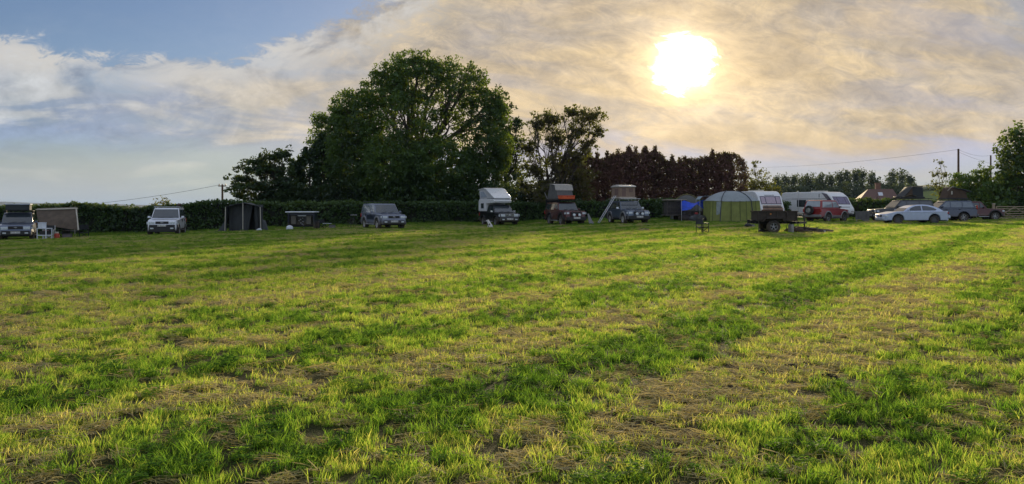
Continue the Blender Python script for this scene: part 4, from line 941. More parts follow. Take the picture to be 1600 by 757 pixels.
# wedge tent on charcoal car
t = on(v8, (-.65, 0, 2.03), 'roof_tent', label='black wedge roof tent opened high at its right end over the charcoal car', cat='roof tent')
k = MB(); k.box((0, 0, .05), (2.5, 1.35, .12)); k.build('base_tray', BLK, t, bevel=.02)
k = MB(); k.prism([(.80, .1), (.05, .82), (-1.02, .86), (-1.12, .1)][::-1], .63); k.build('tent_wall', CANVD, t)
k = MB(); k.prism([(.92, .14), (.02, .90), (-1.02, .95), (-1.02, .88), (.02, .83), (.88, .10)], .69); k.build('lid', pmat('black_lid', (.035, .037, .04), .75), t, bevel=.01)
for s in (1, -1): k = MB(); k.loft([(.80, s*.64, .1), (.05, s*.64, .82), (.02, s*.64, .1)], [(.80, s*.655, .1), (.05, s*.655, .82), (.02, s*.655, .1)]); k.build('side_panel', BROWN, t)
k = MB(); k.sheet([[(1.0, y, .10), (.3, y, .28), (-.3, y, .16)] for y in (.5, .66, .80)], .02); k.build('folded_cover', CANV, t)
t.scale = (.80, 1, 1.06)
# brown tent on slate car
t = on(v9, (-.80, 0, 2.0), 'roof_tent', label='brown ridge roof tent with a grey fly stretched out to the right', cat='roof tent')
k = MB(); k.box((0, 0, .05), (2.4, 1.4, .1)); k.build('base_board', BLK, t)
k = MB(); k.prism([(1.12, .1), (.72, 1.0), (.35, 1.06), (-.9, .66), (-1.1, .1)][::-1], .66); k.build('tent_wall', BROWN, t)
k = MB(); k.sheet([[(.50, y, 1.08-.06*abs(y)), (.1, y, .98-.05*abs(y)), (-.6, y, .86), (-1.45, y, .60+.03*abs(y))] for y in (-.85, -.4, 0, .4, .85)], .02); k.build('rain_fly', pmat('slate_fly', (.13, .15, .20), .7), t)
k = MB(); k.tube((1.08, .68, .72), (.55, .68, 1.12), .02); k.tube((.55, .68, 1.12), (.4, .68, 1.05), .02); k.box((.6, .67, .55), (.14, .02, .3)); k.build('edge_trim', CREAM, t)
t.scale = (.78, 1, .98)

# ------------------------------------------------------------------ left camp
a = empty('side_awning', at(62, 53), 0, label='tan canvas side awning stretched from the far left car to a pole', cat='awning')
A0 = Vector(a.location)
def rel_(px, py, Y): return pt(px, py, Y)-A0
rows = []
for j in range(9):
    f_ = j/8; row = []
    for i in range(13):
        u = i/12; top = rel_(57+u*63, 328-u*1.8, 53.2); bx = [(66, 350), (84, 354), (105, 355), (122, 360)]
        bot = rel_(64+u*58, 352+u*8 if u > .4 else 350+u*12, 52.0+.4*u); p = top.lerp(bot, f_)
        p += Vector((0, -.14*math.sin(f_*3.14)-.07*math.sin(u*16+f_*2)*f_, 0)); row.append(tuple(p))
    rows.append(row)
MBs = MB().sheet(rows, .012); MBs.build('canvas_wall', pmat('tan_canvas', (.13, .10, .075), .85, var=.22, scale=2.5, transl=.2), a)
rows = [[tuple(rel_(57+u*63, 328-u*1.8, 53.2).lerp(rel_(58+u*60, 326-u*2, 55.4), f_)-Vector((0, 0, .10*math.sin(f_*3.14)))) for u in [i/8 for i in range(9)]] for f_ in (0, .33, .66, 1)]
MB().sheet(rows, .012).build('canvas_roof', MATS['tan_canvas'], a)
k = MB(); k.tube(rel_(56, 328.2, 53.1), rel_(121, 326, 53.1), .05); k.build('front_beam', CREAM, a)
k = MB(); k.tube(rel_(119, 326, 53.1), rel_(122.5, 360, 52.4), .045); k.tube(rel_(116, 326, 55.2), rel_(117, 366, 55.2), .03); k.build('leg', CREAM, a)
# white shelf unit
t = empty('shelf_unit', at(69.5, 50.5), R(-22), label='white folding shelf unit on the grass beside the far left car', cat='shelf unit'); wpl = pmat('white_plastic', (.66, .70, .76), .5, var=.05)
for x in (-.40, .40):
    for y in (-.2, .2): k = MB(); k.box((x, y, .38), (.045, .045, .78)); k.build('leg', wpl, t)
for z in (.74, .30, .05): k = MB(); k.box((0, 0, z), (.86, .46, .05)); k.build('shelf', wpl, t, bevel=.01)
tp = t.location+Vector((0, 0, .765))
o = empty('cool_box', tp+Vector((-.18, .05, 0)), R(-22), label='small white cool box standing on the white shelf unit', cat='cool box')
k = MB(); k.box((0, 0, .15), (.40, .32, .30)); k.build('box_body', wpl, o, bevel=.03); k = MB(); k.box((0, 0, .33), (.42, .34, .06)); k.build('lid', pmat('pale_lid', (.55, .60, .68), .5), o, bevel=.02)
o = empty('shelf_box', t.location+Vector((.02, 0, .33)), R(-22), label='dark box of cookware on the middle board of the shelf unit', cat='box')
k = MB(); k.box((0, 0, .13), (.55, .34, .24)); k.build('box_body', BLK, o, bevel=.02); k = MB(); k.box((.1, -.02, .28), (.25, .2, .05)); k.build('folded_cloth', pmat('pink_cloth', (.35, .2, .2), .9), o)
def camp_chair(name, label, loc, rz, fab, fr, s=1., group=None):
    c = empty(name, loc, rz, label=label, cat='folding chair', group=group); c.scale = (s, s, s)
    for y in (-.28, .28):
        k = MB(); k.tube((.25, y, 0), (.25, y, .62), .024); k.build('leg', fr, c)
        k = MB(); k.tube((-.25, y, 0), (-.27, y, .92), .024); k.build('leg', fr, c)
        k = MB(); k.box((0, y, .63), (.52, .07, .045)); k.build('armrest', fr, c, bevel=.01)
    k = MB(); k.tube((.25, -.28, .02), (-.25, .28, .42), .020); k.tube((.25, .28, .02), (-.25, -.28, .42), .020); k.tube((.25, -.28, .42), (.25, .28, .04), .020); k.tube((.25, .28, .42), (.25, -.28, .04), .013); k.build('cross_brace', fr, c)
    k = MB(); k.sheet([[(x, y, .43-.07*(1-(abs(y)/.28)**2)-(.03 if x == 0 else 0)) for y in (-.28, -.14, 0, .14, .28)] for x in (-.25, 0, .25)], .012); k.build('seat', fab, c)
    k = MB(); k.sheet([[(-.26-.05*(1-(abs(y)/.28)**2), y, z) for y in (-.28, -.14, 0, .14, .28)] for z in (.58, .75, .92)], .012); k.build('backrest', fab, c)
    return c
camp_chair('folding_chair', 'dark folding chair just behind the white shelf unit', at(77, 51.6), R(-70), CANVD, ALU)
camp_chair('folding_chair', 'dark folding chair in the shade under the tan awning', at(99, 53.6), R(-100), CANVD, BLK)
camp_chair('folding_chair', 'folding chair with a pale frame right of the tan awning', at(131, 54.5), R(-60), CANVD, BLK)
t = empty('camp_table', at(110, 54.2), R(-15), label='low dark table under the right end of the tan awning', cat='table')
k = MB(); k.box((0, 0, .52), (.8, .5, .03)); k.build('tabletop', GREYT, t)
for x in (-.37, .37):
    for y in (-.2, .2): k = MB(); k.tube((x, y, 0), (x, y, .51), .014); k.build('leg', BLK, t)
t = empty('gas_bottle', at(89, 51), 0, label='red gas bottle on the grass right of the white shelf unit', cat='gas bottle')
k = MB(); k.lathe_z([(0, .0), (.13, .0), (.16, .03), (.16, .30), (.13, .38), (.05, .42), (0, .42)], (0, 0, 0)); k.build('cylinder', pmat('red_steel', (.40, .045, .02), .5, var=.15), t, smooth=True)
k = MB(); k.tube((0, 0, .4), (0, 0, .48), .025); k.lathe_z([(.09, .40), (.10, .40), (.10, .50), (.09, .50), (.09, .40)], (0, 0, 0)); k.build('collar', CREAM, t)
t = empty('dog_bowl', at(123, 52.2), 0, label='small pale bowl on the grass by the awning pole', cat='bowl'); k = MB(); k.lathe_z([(0, .01), (.10, .01), (.14, .07), (.15, .07), (.12, 0), (0, 0)], (0, 0, 0)); k.build('bowl', wpl, t, smooth=True)
t = empty('storage_crate', at(105, 52.6), R(12), label='grey crate standing below the tan awning', cat='crate'); k = MB(); k.box((0, 0, .16), (.5, .36, .32)); k.build('crate_body', pmat('crate_grey', (.16, .14, .15), .7), t, bevel=.02); k = MB(); k.box((0, 0, .33), (.53, .39, .03)); k.build('rim', BLK, t)

# frame tent
T0 = at(380, 57); t = empty('frame_tent', T0, R(0), label='dark grey frame tent with three pale front poles before the hedge', cat='tent')
def L3(px, py, Y): return pt(px, py, Y)-T0
YF, YB = 56.3, 59.2
FLt, FRt, FA = L3(353.5, 324, YF), L3(407.5, 324, YF), L3(380.5, 317.5, YF)
gz = ground(T0.x, YF)-T0.z
FLb, FRb = Vector((FLt.x-.05, FLt.y, gz)), Vector((FRt.x+.05, FRt.y, gz))
bk = lambda v, dx=0: Vector((v.x+dx-.45*(v.x > .5), v.y+1.7, v.z))
gcv = pmat('tent_grey_canvas', (.060, .066, .070), .85, var=.15, scale=2, transl=.12)
k = MB(); k.sheet([[tuple(FLt+Vector((-.12, -.12, 0))), tuple(FA+Vector((0, -.12, .02))), tuple(FRt+Vector((.12, -.12, 0)))], [tuple(bk(FLt, -.1)), tuple(bk(FA)), tuple(bk(FRt, .1))]], .03); k.build('roof', gcv, t)
k = MB()
k.sheet([[tuple(FLt), tuple(FLt.lerp(FLb, .5)), tuple(FLb)], [tuple(bk(FLt)), tuple(bk(FLt.lerp(FLb, .5), -.3)), tuple(bk(FLb, -.9))]], .02)
k.sheet([[tuple(FRt), tuple(FRt.lerp(FRb, .5)), tuple(FRb)], [tuple(bk(FRt)), tuple(bk(FRt.lerp(FRb, .5), .05)), tuple(bk(FRb, .2))]], .02)
q5 = [bk(v) for v in (FLt, FA, FRt, FRb, FLb)]; k.loft(q5, [v+Vector((0, .02, 0)) for v in q5])
k.build('wall', gcv, t)
# front set back under the roof, with a door gap
zt_ = 1.95
def fx(px): return L3(px, 330, YF).x
yb = .55-.7; k = MB()
def hang(x0, x1, x2, x3):
    k.sheet([[(x0+(x1-x0)*u, yb+.03*math.sin(u*14), gz+zt_) for u in [i/8 for i in range(9)]], [(x2+(x3-x2)*u, yb+.06*math.sin(u*14), gz) for u in [i/8 for i in range(9)]]], .015)
hang(fx(354), fx(391), fx(354), fx(383)); hang(fx(392.5), fx(407), fx(395), fx(407)); k.build('front_panel', gcv, t)
k = MB(); 
for sx in (-1, 1):
    b_ = FLb if sx < 0 else FRb; k.sheet([[tuple(b_+Vector((0, .2, .9))), tuple(b_+Vector((0, .2, .0)))], [tuple(b_+Vector((sx*.1, .6, .8))), tuple(b_+Vector((sx*(.75 if sx < 0 else .4), .4, .0)))]], .015)
k.build('mud_wall', pmat('light_tent_wall', (.10, .11, .12), .85, transl=.15), t)
for v_a, v_b in ((FLt, FLb), (FRt, FRb), (FA, Vector((FA.x, FA.y, gz)))):
    k = MB(); k.tube(v_a+Vector((0, -.14, 0)), v_b+Vector((0, -.14, 0)), .028); k.build('pole', CREAM, t)
t = empty('folded_sheet', at(405, 55.8), R(10), label='small white folded sheet lying at the right foot of the frame tent', cat='sheet'); k = MB(); k.blob((0, 0, .12), (.2, .15, .10), jit=.15); k.build('cloth', wpl, t, smooth=True)

# kitchen trailer with raised lid
t = empty('camping_trailer', at(473, 58), R(4), label='dark camping trailer with a raised pale lid and open back', cat='trailer')
k = MB(); k.box((0, .5, .72), (1.85, 1.6, .72)); k.build('trailer_body', BLACKP, t, bevel=.03)
k = MB(); k.box((0, -.1, 1.32), (2.08, 2.0, .08)); k.build('lid', wpl, t, bevel=.02)
for x in (-.92, .92): k = MB(); k.box((x, -.2, .72), (.05, .9, 1.14)); k.build('side_panel', NAVY, t)
k = MB(); k.box((0, .25, 1.18), (1.78, 1.2, .2)); k.build('upper_panel', NAVY, t)
for x in (-.55, .55): k = MB(); k.box((x, -.35, .74), (.34, .5, .62)); k.build('locker', pmat('khaki_locker', (.13, .12, .10), .7), t, bevel=.02)
k = MB(); k.box((0, -.32, 1.06), (.6, .04, .10)); k.build('light_bar', wpl, t)
k = MB()
for i in range(9): k.blob((random.uniform(-.2, .2), -.42, .18+i*.085), (.07, .05, .04), 6, 4)
k.build('hanging_utensils', ALU, t)
k = MB(); k.box((0, 0, .30), (1.7, 1.4, .12)); k.build('chassis', DARK, t)
for s in (1, -1):
    k = MB(); c = (s*.98, .5, .33); k.M = Matrix.Translation(c) @ Matrix.Rotation(R(90), 4, 'Z'); k.lathe_y([(0, -.1), (.2, -.1), (.31, -.1), (.33, -.06), (.33, .06), (.31, .1), (0, .1)], (0, 0, 0), 20); k.M = None; k.build('wheel', RUB, t, smooth=True)
t = empty('white_bag', at(452.5, 56.6), 0, label='white bag on the grass at the left of the dark camping trailer', cat='bag'); k = MB(); k.blob((0, 0, .18), (.26, .2, .2), jit=.1); k.build('bag', wpl, t, smooth=True)
t = empty('camp_table', at(511, 59), R(8), label='low pale topped table in front of the hedge left of the silver estate car', cat='table')
k = MB(); k.box((0, 0, .42), (.62, .4, .03)); k.build('tabletop', wpl, t)
for x in (-.28, .28): k = MB(); k.tube((x, -.15, 0), (-x, .15, .41), .014); k.build('leg', BLK, t)
camp_chair('folding_chair', 'dark low chair beside the small pale table before the hedge', at(503, 59.5), R(-60), CANVD, BLK, .8)
t = empty('storage_crate', at(519, 58.8), R(5), label='dark crate right of the small pale table before the hedge', cat='crate'); k = MB(); k.box((0, 0, .15), (.45, .35, .3)); k.build('crate_body', GREYT, t, bevel=.02); k = MB(); k.box((0, 0, .31), (.47, .37, .03)); k.build('lid', BLK, t)
t = empty('bicycle', at(550, 61), R(80), label='dark bicycle standing against the hedge behind the silver estate car', cat='bicycle')
for x in (-.52, .52):
    k = MB(); k.lathe_y([(.33, -.02), (.35, 0), (.33, .02), (.31, 0), (.33, -.02)], (x, 0, .35), 24); k.build('wheel', RUB, t, smooth=True)
k = MB(); k.path([(-.52, 0, .35), (-.15, 0, .85), (.40, 0, .82), (0, 0, .35), (-.52, 0, .35)], .02); k.tube((0, 0, .35), (-.18, 0, .95), .02); k.tube((.52, 0, .35), (.38, 0, .98), .02); k.build('frame', BLK, t)
k = MB(); k.tube((.36, -.28, 1.0), (.36, .28, 1.0), .015); k.build('handlebar', ALU, t); k = MB(); k.blob((-.18, 0, .97), (.13, .06, .035)); k.build('saddle', BLK, t)

# dog by the pickup
def skin(name, V, E, Rr, mat, parent, sub=2, root=0):
    me = bpy.data.meshes.new(name); me.from_pydata(V, E, []); o = bpy.data.objects.new(name, me); COL.objects.link(o); o.parent = parent
    md = o.modifiers.new('sk', 'SKIN'); sv = me.skin_vertices
    if not sv: 
        bm = bmesh.new(); bm.from_mesh(me); bm.verts.layers.skin.verify(); bm.to_mesh(me); bm.free(); sv = me.skin_vertices
    for i, rr in enumerate(Rr): sv[0].data[i].radius = (rr, rr) if not isinstance(rr, tuple) else rr; sv[0].data[i].use_root = (i == root)
    md.use_smooth_shade = True; s2 = o.modifiers.new('s', 'SUBSURF'); s2.levels = sub; s2.render_levels = sub
    me.materials.append(mat); return o
dm = bpy.data.materials.new('dog_fur'); dm.use_nodes = True; T = NT(dm.node_tree); T.n.clear(); oc = T.new('ShaderNodeTexCoord').outputs['Object']
nn = T.noise(oc, 3.2, 2, .5); c = T.mix(T.ss(nn, .50, .54), (.62, .60, .57), (.03, .025, .022)); b = T.new('ShaderNodeBsdfPrincipled'); T.put(b.inputs[0], c); b.inputs['Roughness'].default_value = .8; T.l.new(b.outputs[0], T.new('ShaderNodeOutputMaterial').inputs[0])
dg = empty('dog', at(765, 57.3), R(150), label='small white dog with dark patches sitting beside the black pickup', cat='dog')
# sitting, nose to +x
V = [(-.16, 0, .12), (-.06, 0, .24), (.06, 0, .36), (.10, 0, .46), (.14, 0, .55), (.24, 0, .55), (.31, 0, .535),
     (.07, .07, .32), (.10, .08, .17), (.10, .08, .03), (.16, .08, .02), (.07, -.07, .32), (.10, -.08, .17), (.10, -.08, .03), (.16, -.08, .02),
     (-.12, .10, .13), (.02, .12, .16), (-.08, .12, .05), (.04, .12, .02), (-.12, -.10, .13), (.02, -.12, .16), (-.08, -.12, .05), (.04, -.12, .02),
     (-.26, .02, .06), (-.38, .05, .03), (.11, .06, .60), (.10, .085, .64), (.11, -.06, .60), (.10, -.085, .64)]
E = [(0,1),(1,2),(2,3),(3,4),(4,5),(5,6),(2,7),(7,8),(8,9),(9,10),(2,11),(11,12),(12,13),(13,14),(0,15),(15,16),(16,17),(17,18),(0,19),(19,20),(20,21),(21,22),(0,23),(23,24),(4,25),(25,26),(4,27),(27,28)]
Rr = [.11,.125,.115,.075,.078,.045,.03, .055,.032,.024,.022,.055,.032,.024,.022, .075,.05,.03,.024,.075,.05,.03,.024, .025,.014, .03,.012,.03,.012]
skin('dog_body', V, E, Rr, dm, dg); dg.scale = (1, 1, 1)

# ------------------------------------------------------------------ middle camp
t = empty('cage_trailer', at(1053, 67), R(3), label='dark caged flatbed trailer left of the blue tarpaulin', cat='trailer')
stl = pmat('rusty_steel', (.10, .085, .075), .7, .3, var=.3)
k = MB(); k.box((.9, 0, .55), (3.6, 1.5, .10)); k.build('bed', stl, t)
for s in (1, -1):
    k = MB(); k.M = Matrix.Translation((.5, s*.82, .33)); k.lathe_y([(0, -.1), (.31, -.1), (.33, -.06), (.33, .06), (.31, .1), (0, .1)], (0, 0, 0), 20); k.M = None; k.build('wheel', RUB, t, smooth=True)
k = MB()
for x in [-.75+i*.145 for i in range(12)]:
    k.tube((x, -.72, .6), (x, -.72, 1.75), .012); k.tube((x, .72, .6), (x, .72, 1.75), .012)
for z in (.85, 1.2, 1.75):
    for y in (-.72, .72): k.tube((-.75, y, z), (.85, y, z), .022)
k.build('mesh_side', stl, t); k = MB()
for x in (-.75, .85):
    for y in (-.72, .72): k.tube((x, y, .6), (x, y, 1.8), .03)
k.build('corner_post', stl, t)
k = MB(); k.box((.05, 0, 1.82), (1.75, 1.55, .09)); k.build('roof_cover', pmat('dusty_cover', (.30, .26, .20), .8), t, bevel=.03)
k = MB(); k.box((0, .1, 1.15), (1.4, 1.1, 1.1)); k.build('load', pmat('dark_load', (.06, .055, .055), .8, var=.3), t, bevel=.06)
k = MB(); k.box((2.0, -.76, .72), (1.5, .04, .35)); k.box((2.0, .76, .72), (1.5, .04, .35)); k.build('drop_side', stl, t)
# dome tent
t = empty('dome_tent', at(1073, 70), 0, label='grey dome tent behind the blue tarpaulin', cat='tent'); k = MB(); vs_ = []
for j in range(9):
    for i in range(20): a_ = 2*math.pi*i/20; ph = j/8*math.pi/2; vs_.append((1.45*math.cos(ph)*math.cos(a_), 1.2*math.cos(ph)*math.sin(a_), 2.25*math.sin(ph)**.85))
k.add(vs_, [(j*20+i, j*20+(i+1) % 20, (j+1)*20+(i+1) % 20, (j+1)*20+i) for j in range(8) for i in range(20)]); k.build('fly_sheet', pmat('dome_grey', (.12, .125, .12), .8, transl=.2), t, smooth=True)
k = MB(); k.path([(1.5*math.cos(a_), -.1, .02+2.30*math.sin(a_)**.85 if math.sin(a_) > 0 else .02) for a_ in [math.pi*i/16 for i in range(17)]], .025); k.build('pole', pmat('olive_pole', (.25, .24, .10), .6), t)
# blue tarp
B0 = at(1085, 65.5); t = empty('tarpaulin', B0, 0, label='bright blue tarpaulin strung between poles, drooping in the middle', cat='tarpaulin')
cols = [(1064, 314, 330), (1068, 312, 329), (1073, 315, 328.5), (1079, 317, 327), (1085, 318, 321), (1089, 316.5, 319.5), (1094, 314, 324), (1099, 312.5, 327), (1104, 314, 327)]
rows = []
for j in range(6):
    f_ = j/5; rows.append([tuple(pt(px+(1 if j == 5 else 0), a_+(b_-a_)*f_, 65.5+.9*(1-f_)+.12*math.sin(px*.9)) - B0) for px, a_, b_ in cols])
MB().sheet(rows, .012).build('sheet', pmat('blue_tarp', (.03, .12, .80), .45, var=.18, scale=2.5, transl=.4), t)
k = MB()
for px, tp_ in ((1065, 312), (1104, 311)): k.tube(pt(px, tp_, 65.4)-B0, at(px, 65.4)-B0, .022)
k.build('pole', ALU, t)
for px, Y, lb, col_ in [(1092, 64.5, 'dark grey covered heap under the right wing of the blue tarpaulin', 'heap_grey'), (1078, 66, 'low dark heap of gear below the blue tarpaulin', 'heap_dark')]:
    t = empty('gear_heap', at(px, Y), 0, label=lb, cat='heap'); k = MB()
    for i in range(5): k.blob((random.uniform(-.6, .6), random.uniform(-.2, .2), .25), (.4, .3, random.uniform(.25, .45)), 9, 6, .1)
    k.build('cover', pmat(col_, (.07, .07, .075) if col_ == 'heap_grey' else (.05, .04, .04), .8, var=.3), t, smooth=True)
t = empty('red_bag', at(1088, 64.2), 0, label='small red bag lying on the heap under the blue tarpaulin', cat='bag'); t.location.z += .62; k = MB(); k.blob((0, 0, .08), (.16, .1, .09), jit=.1); k.build('bag', pmat('red_cloth', (.3, .03, .03), .8), t, smooth=True)

# green awning
G0 = at(1142, 64.5); t = empty('awning_tent', G0, R(0), label='green awning tent with a pale domed roof beside the white caravan', cat='tent')
GRN = pmat('olive_green_wall', (.52, .56, .20), .8, var=.12, scale=1.5, transl=.62); GRY = pmat('pale_grey_roof', (.42, .47, .50), .7, transl=.35, var=.06)
W2, D, E_, A_ = 1.95, 2.6, 1.72, 2.52
def pleat(x0, x1, y0, y1, z0, z1, n=24, amp=.03, k_=9):
    return [[(x0+(x1-x0)*u+(amp*math.sin(u*k_*6.28)*(y1-y0)/max(.01, abs(y1-y0)+abs(x1-x0))), y0+(y1-y0)*u+amp*math.sin(u*k_*6.28)*f_*abs(x1-x0)/max(.01, abs(y1-y0)+abs(x1-x0)), z0+(z1-z0)*f_) for u in [i/n for i in range(n+1)]] for f_ in (1, .5, 0)]
k = MB(); k.sheet([[(x*(1.06-.06*z/E_), -D/2-.10*(1-z/E_)-.03*math.sin(x*9)*(1-z/E_), z) for x in [-W2+2*W2*i/30 for i in range(31)]] for z in (E_, E_*.5, 0)], .01); k.sheet(pleat(-W2, -W2-.0, -D/2, D/2, 0, E_), .01); k.sheet(pleat(W2, W2, -D/2, D/2, 0, E_), .01); k.build('wall', GRN, t)
k = MB(); rows = []
for j in range(9):
    v_ = -1+2*j/8; rows.append([((u-1)*W2*1.02, v_*(D/2+.05), E_-.06*abs(v_)*(1-(u-1)**2)+(A_-E_)*(max(0, 1-abs(v_)**2.2)*max(0, 1-abs(u-1)**2.4))**.75) for u in [i/8 for i in range(17)]])
k.sheet(rows, .015); k.build('roof', GRY, t, smooth=True)
def roofz(x, y):
    u = abs(x)/(W2*1.02); v_ = abs(y)/(D/2+.05); return E_-.06*v_*(1-u*u)+(A_-E_)*(max(0, 1-v_**2.2)*max(0, 1-u**2.4))**.75
for x0, x1 in ((-1.15, -.35), (1.25, .45)):
    k = MB(); ys = [-(D/2+.05)+(D/2+.05)*i/10 for i in range(11)]
    k.path([(x0+(x1-x0)*(i/10), y, roofz(x0+(x1-x0)*(i/10), y)+.03) for i, y in enumerate(ys)], .035); k.tube((x0, -D/2-.08, E_), (x0*1.12, -D/2-.22, 0), .035); k.build('pole', pmat('dark_pole', (.05, .06, .08), .5), t)
for x in (-.35, .35, .85, 1.6, -1.8):
    k = MB(); k.loft([(x-.015, -D/2-.02, E_), (x+.015, -D/2-.02, E_), (x+.015, -D/2-.06, E_), (x-.015, -D/2-.06, E_)], [(x*1.04-.015, -D/2-.10, .02), (x*1.04+.015, -D/2-.10, .02), (x*1.04+.015, -D/2-.18, .02), (x*1.04-.015, -D/2-.18, .02)]); k.build('seam', pmat('dark_green_seam', (.14, .17, .06), .8), t)
k = MB(); k.box((-1.38, -D/2-.10, 1.12), (.34, .03, 1.05), (R(4), 0, 0)); k.build('window', pmat('clear_film', (.42, .48, .48), .3, transl=.3), t)
k = MB(); k.box((0, -D/2-.145, .06), (3.9, .03, .10)); k.build('skirt', pmat('dark_green_seam', (.07, .09, .03), .8), t)
k = MB(); k.box((.1, .2, E_+.52), (1.0, .6, .12)); k.build('roof_vent', CREAM, t, bevel=.05)
t = empty('canopy', at(1104, 66), 0, label='small pale blue canopy between the blue tarpaulin and the green awning', cat='canopy')
k = MB(); k.sheet([[(-.75, y, 1.85-.02*abs(y)), (-.5, y, 2.1), (.2, y, 2.14), (.7, y, 2.02)] for y in (-.7, 0, .7)], .015); k.build('cover', pmat('pale_blue_cover', (.40, .52, .60), .6, transl=.3), t)
for x, z in ((-.72, 1.8), (.68, 2.0)):
    for y in (-.68, .68): k = MB(); k.tube((x, y, 0), (x, y, z), .02); k.build('pole', ALU, t)

# ------------------------------------------------------------------ caravans
PURP = pmat('purple_tinted_glass', (.05, .035, .075), .06, spec=1, coat=.8, var=.2); CURT = pmat('pink_blind', (.42, .33, .40), .5, coat=.7, var=.1)
def caravan(name, label, px, Y, hd, L, Wd, H, lean, graph=False):
    e = empty(name, at(px, Y), hd, label=label, cat='caravan'); f = L/2; hw = Wd/2
    prof = [(-f, .45), (-f, 2.2), (-f+.15, H-.06), (-f+.5, H), (f-lean-.55, H), (f-lean-.2, H-.10), (f-lean*.72, H-.45), (f-lean*.30, 1.45), (f-.03, 1.05), (f, .8), (f-.08, .45)]
    k = MB(); k.prism(prof, hw); k.build('body', WHITE, e, bevel=.06, seg=3)
    k = MB(); k.box((-.1, 0, .40), (L-.5, Wd-.15, .14)); k.build('chassis', DARK, e)
    for s in (1, -1):
        k = MB(); k.M = Matrix.Translation((-.2, s*(hw-.12), .32)); k.lathe_y([(0, -.09), (.2, -.09), (.30, -.09), (.32, -.05), (.32, .05), (.30, .09), (.2, .1), (0, .1)], (0, 0, 0), 24); k.M = None; w_ = k.build('wheel', RUB, e, smooth=True)
        for (x0, x1, z0, z1) in ((f-2.6, f-1.75, 1.25, 1.85), (f-4.6, f-3.6, 1.25, 1.85)):
            k = MB(); k.box(((x0+x1)/2, s*(hw+.008), (z0+z1)/2), (x1-x0+.06, .03, z1-z0+.06)); q = k.build('window', BLK, e, bevel=.01)
            k = MB(); k.box(((x0+x1)/2, s*(hw+.02), (z0+z1)/2), (x1-x0, .02, z1-z0)); k.build('pane', GLASS, q)
        k = MB(); k.box((-.2, s*(hw+.006), 1.98), (L-1.6, .02, .045)); k.build('side_stripe', GREYT, e)
        k = MB(); k.box((-f+1.0, s*(hw+.008), 1.28), (.62, .03, 1.6)); k.build('door', pmat('off_white_door', (.62, .63, .65), .4), e, bevel=.02)
    # front windows on the leaning nose
    p0 = Vector((f-lean*.30, 0, 1.45)); p1 = Vector((f-lean*.72, 0, H-.45)); n_ = Vector((p1.z-p0.z, 0, -(p1.x-p0.x))).normalized()
    def nose_panel(nm, y0, y1, a, b, off, mat, par):
        q0, q1 = p0.lerp(p1, a), p0.lerp(p1, b); g_ = MB()
        def P_(q, y, o_): return (q.x+n_.x*o_, y, q.z+n_.z*o_)
        g_.loft([P_(q0, y0, off-.02), P_(q0, y1, off-.02), P_(q1, y1, off-.02), P_(q1, y0, off-.02)], [P_(q0, y0, off), P_(q0, y1, off), P_(q1, y1, off), P_(q1, y0, off)]); return g_.build(nm, mat, par)
    fr = nose_panel('front_window', -hw+.16, hw-.16, -.02, 1.0, .012, PURP, e)
    for y0, y1 in ((-hw+.22, -hw+.60), (-hw+.68, hw-.68), (hw-.60, hw-.22)): nose_panel('pane', y0, y1, .08, .90, .024, CURT if not graph else pmat('dusk_blind', (.13, .10, .20), .4, coat=.8, var=.25), fr)
    k = MB(); k.box((f-lean*.1-.05, 0, 1.2), (.1, Wd*.55, .06)); k.build('grab_handle', GREYT, e)
    k = MB(); k.box((f+.02, 0, .62), (.04, Wd*.7, .10)); k.build('lower_trim', GREYT, e)
    k = MB(); k.box((f+.6, 0, .50), (1.3, .12, .10)); k.tube((f+.7, .05, 0), (f+.7, .05, .6), .03); k.build('drawbar', DARK, e)
    for x in (f-lean-1.6, 0): k = MB(); k.box((x, 0, H+.05), (.8, .7, .14)); k.build('roof_vent', CREAM, e, bevel=.05)
    k = MB(); k.box((f-lean*.50, 0, 0), (.01, .01, .01))
    if graph:
        for s in (1, -1):
            k = MB(); pl = [(f-lean-.75, H-.08), (f-lean-.15, H-.22), (f-lean*.55, 1.75), (f-.20, 1.22), (f-.6, 1.18), (f-lean*.8, 1.5)]
            k.loft([(x, s*(hw-.01), z) for x, z in pl], [(x, s*(hw+.010), z) for x, z in pl]); k.build('dark_graphic', PURP, e)
            k = MB(); k.box((f-lean-1.0, s*(hw+.009), H-.35), (.08, .012, .35)); k.build('graphic_line', GREYT, e)
        k = MB(); k.tube((-.9, -hw-.3, 0), (-.9, -hw-.3, H+.1), .025); k.build('aerial_mast', ALU, e)
    else:
        k = MB(); k.box((f-lean*.80, 0, H-.36), (.02, .9, .05)); k.build('name_strip', GREYT, e)
    return e
caravan('caravan', 'white caravan with a three pane front window, joined to the green awning', 1178, 70, heading(1178, 70, 30), 6.2, 2.25, 2.58, .75)
caravan('caravan', 'long white caravan with dark purple nose graphics behind the red car', 1276, 75, heading(1276, 75, 50), 6.6, 2.3, 2.62, 1.05, True)

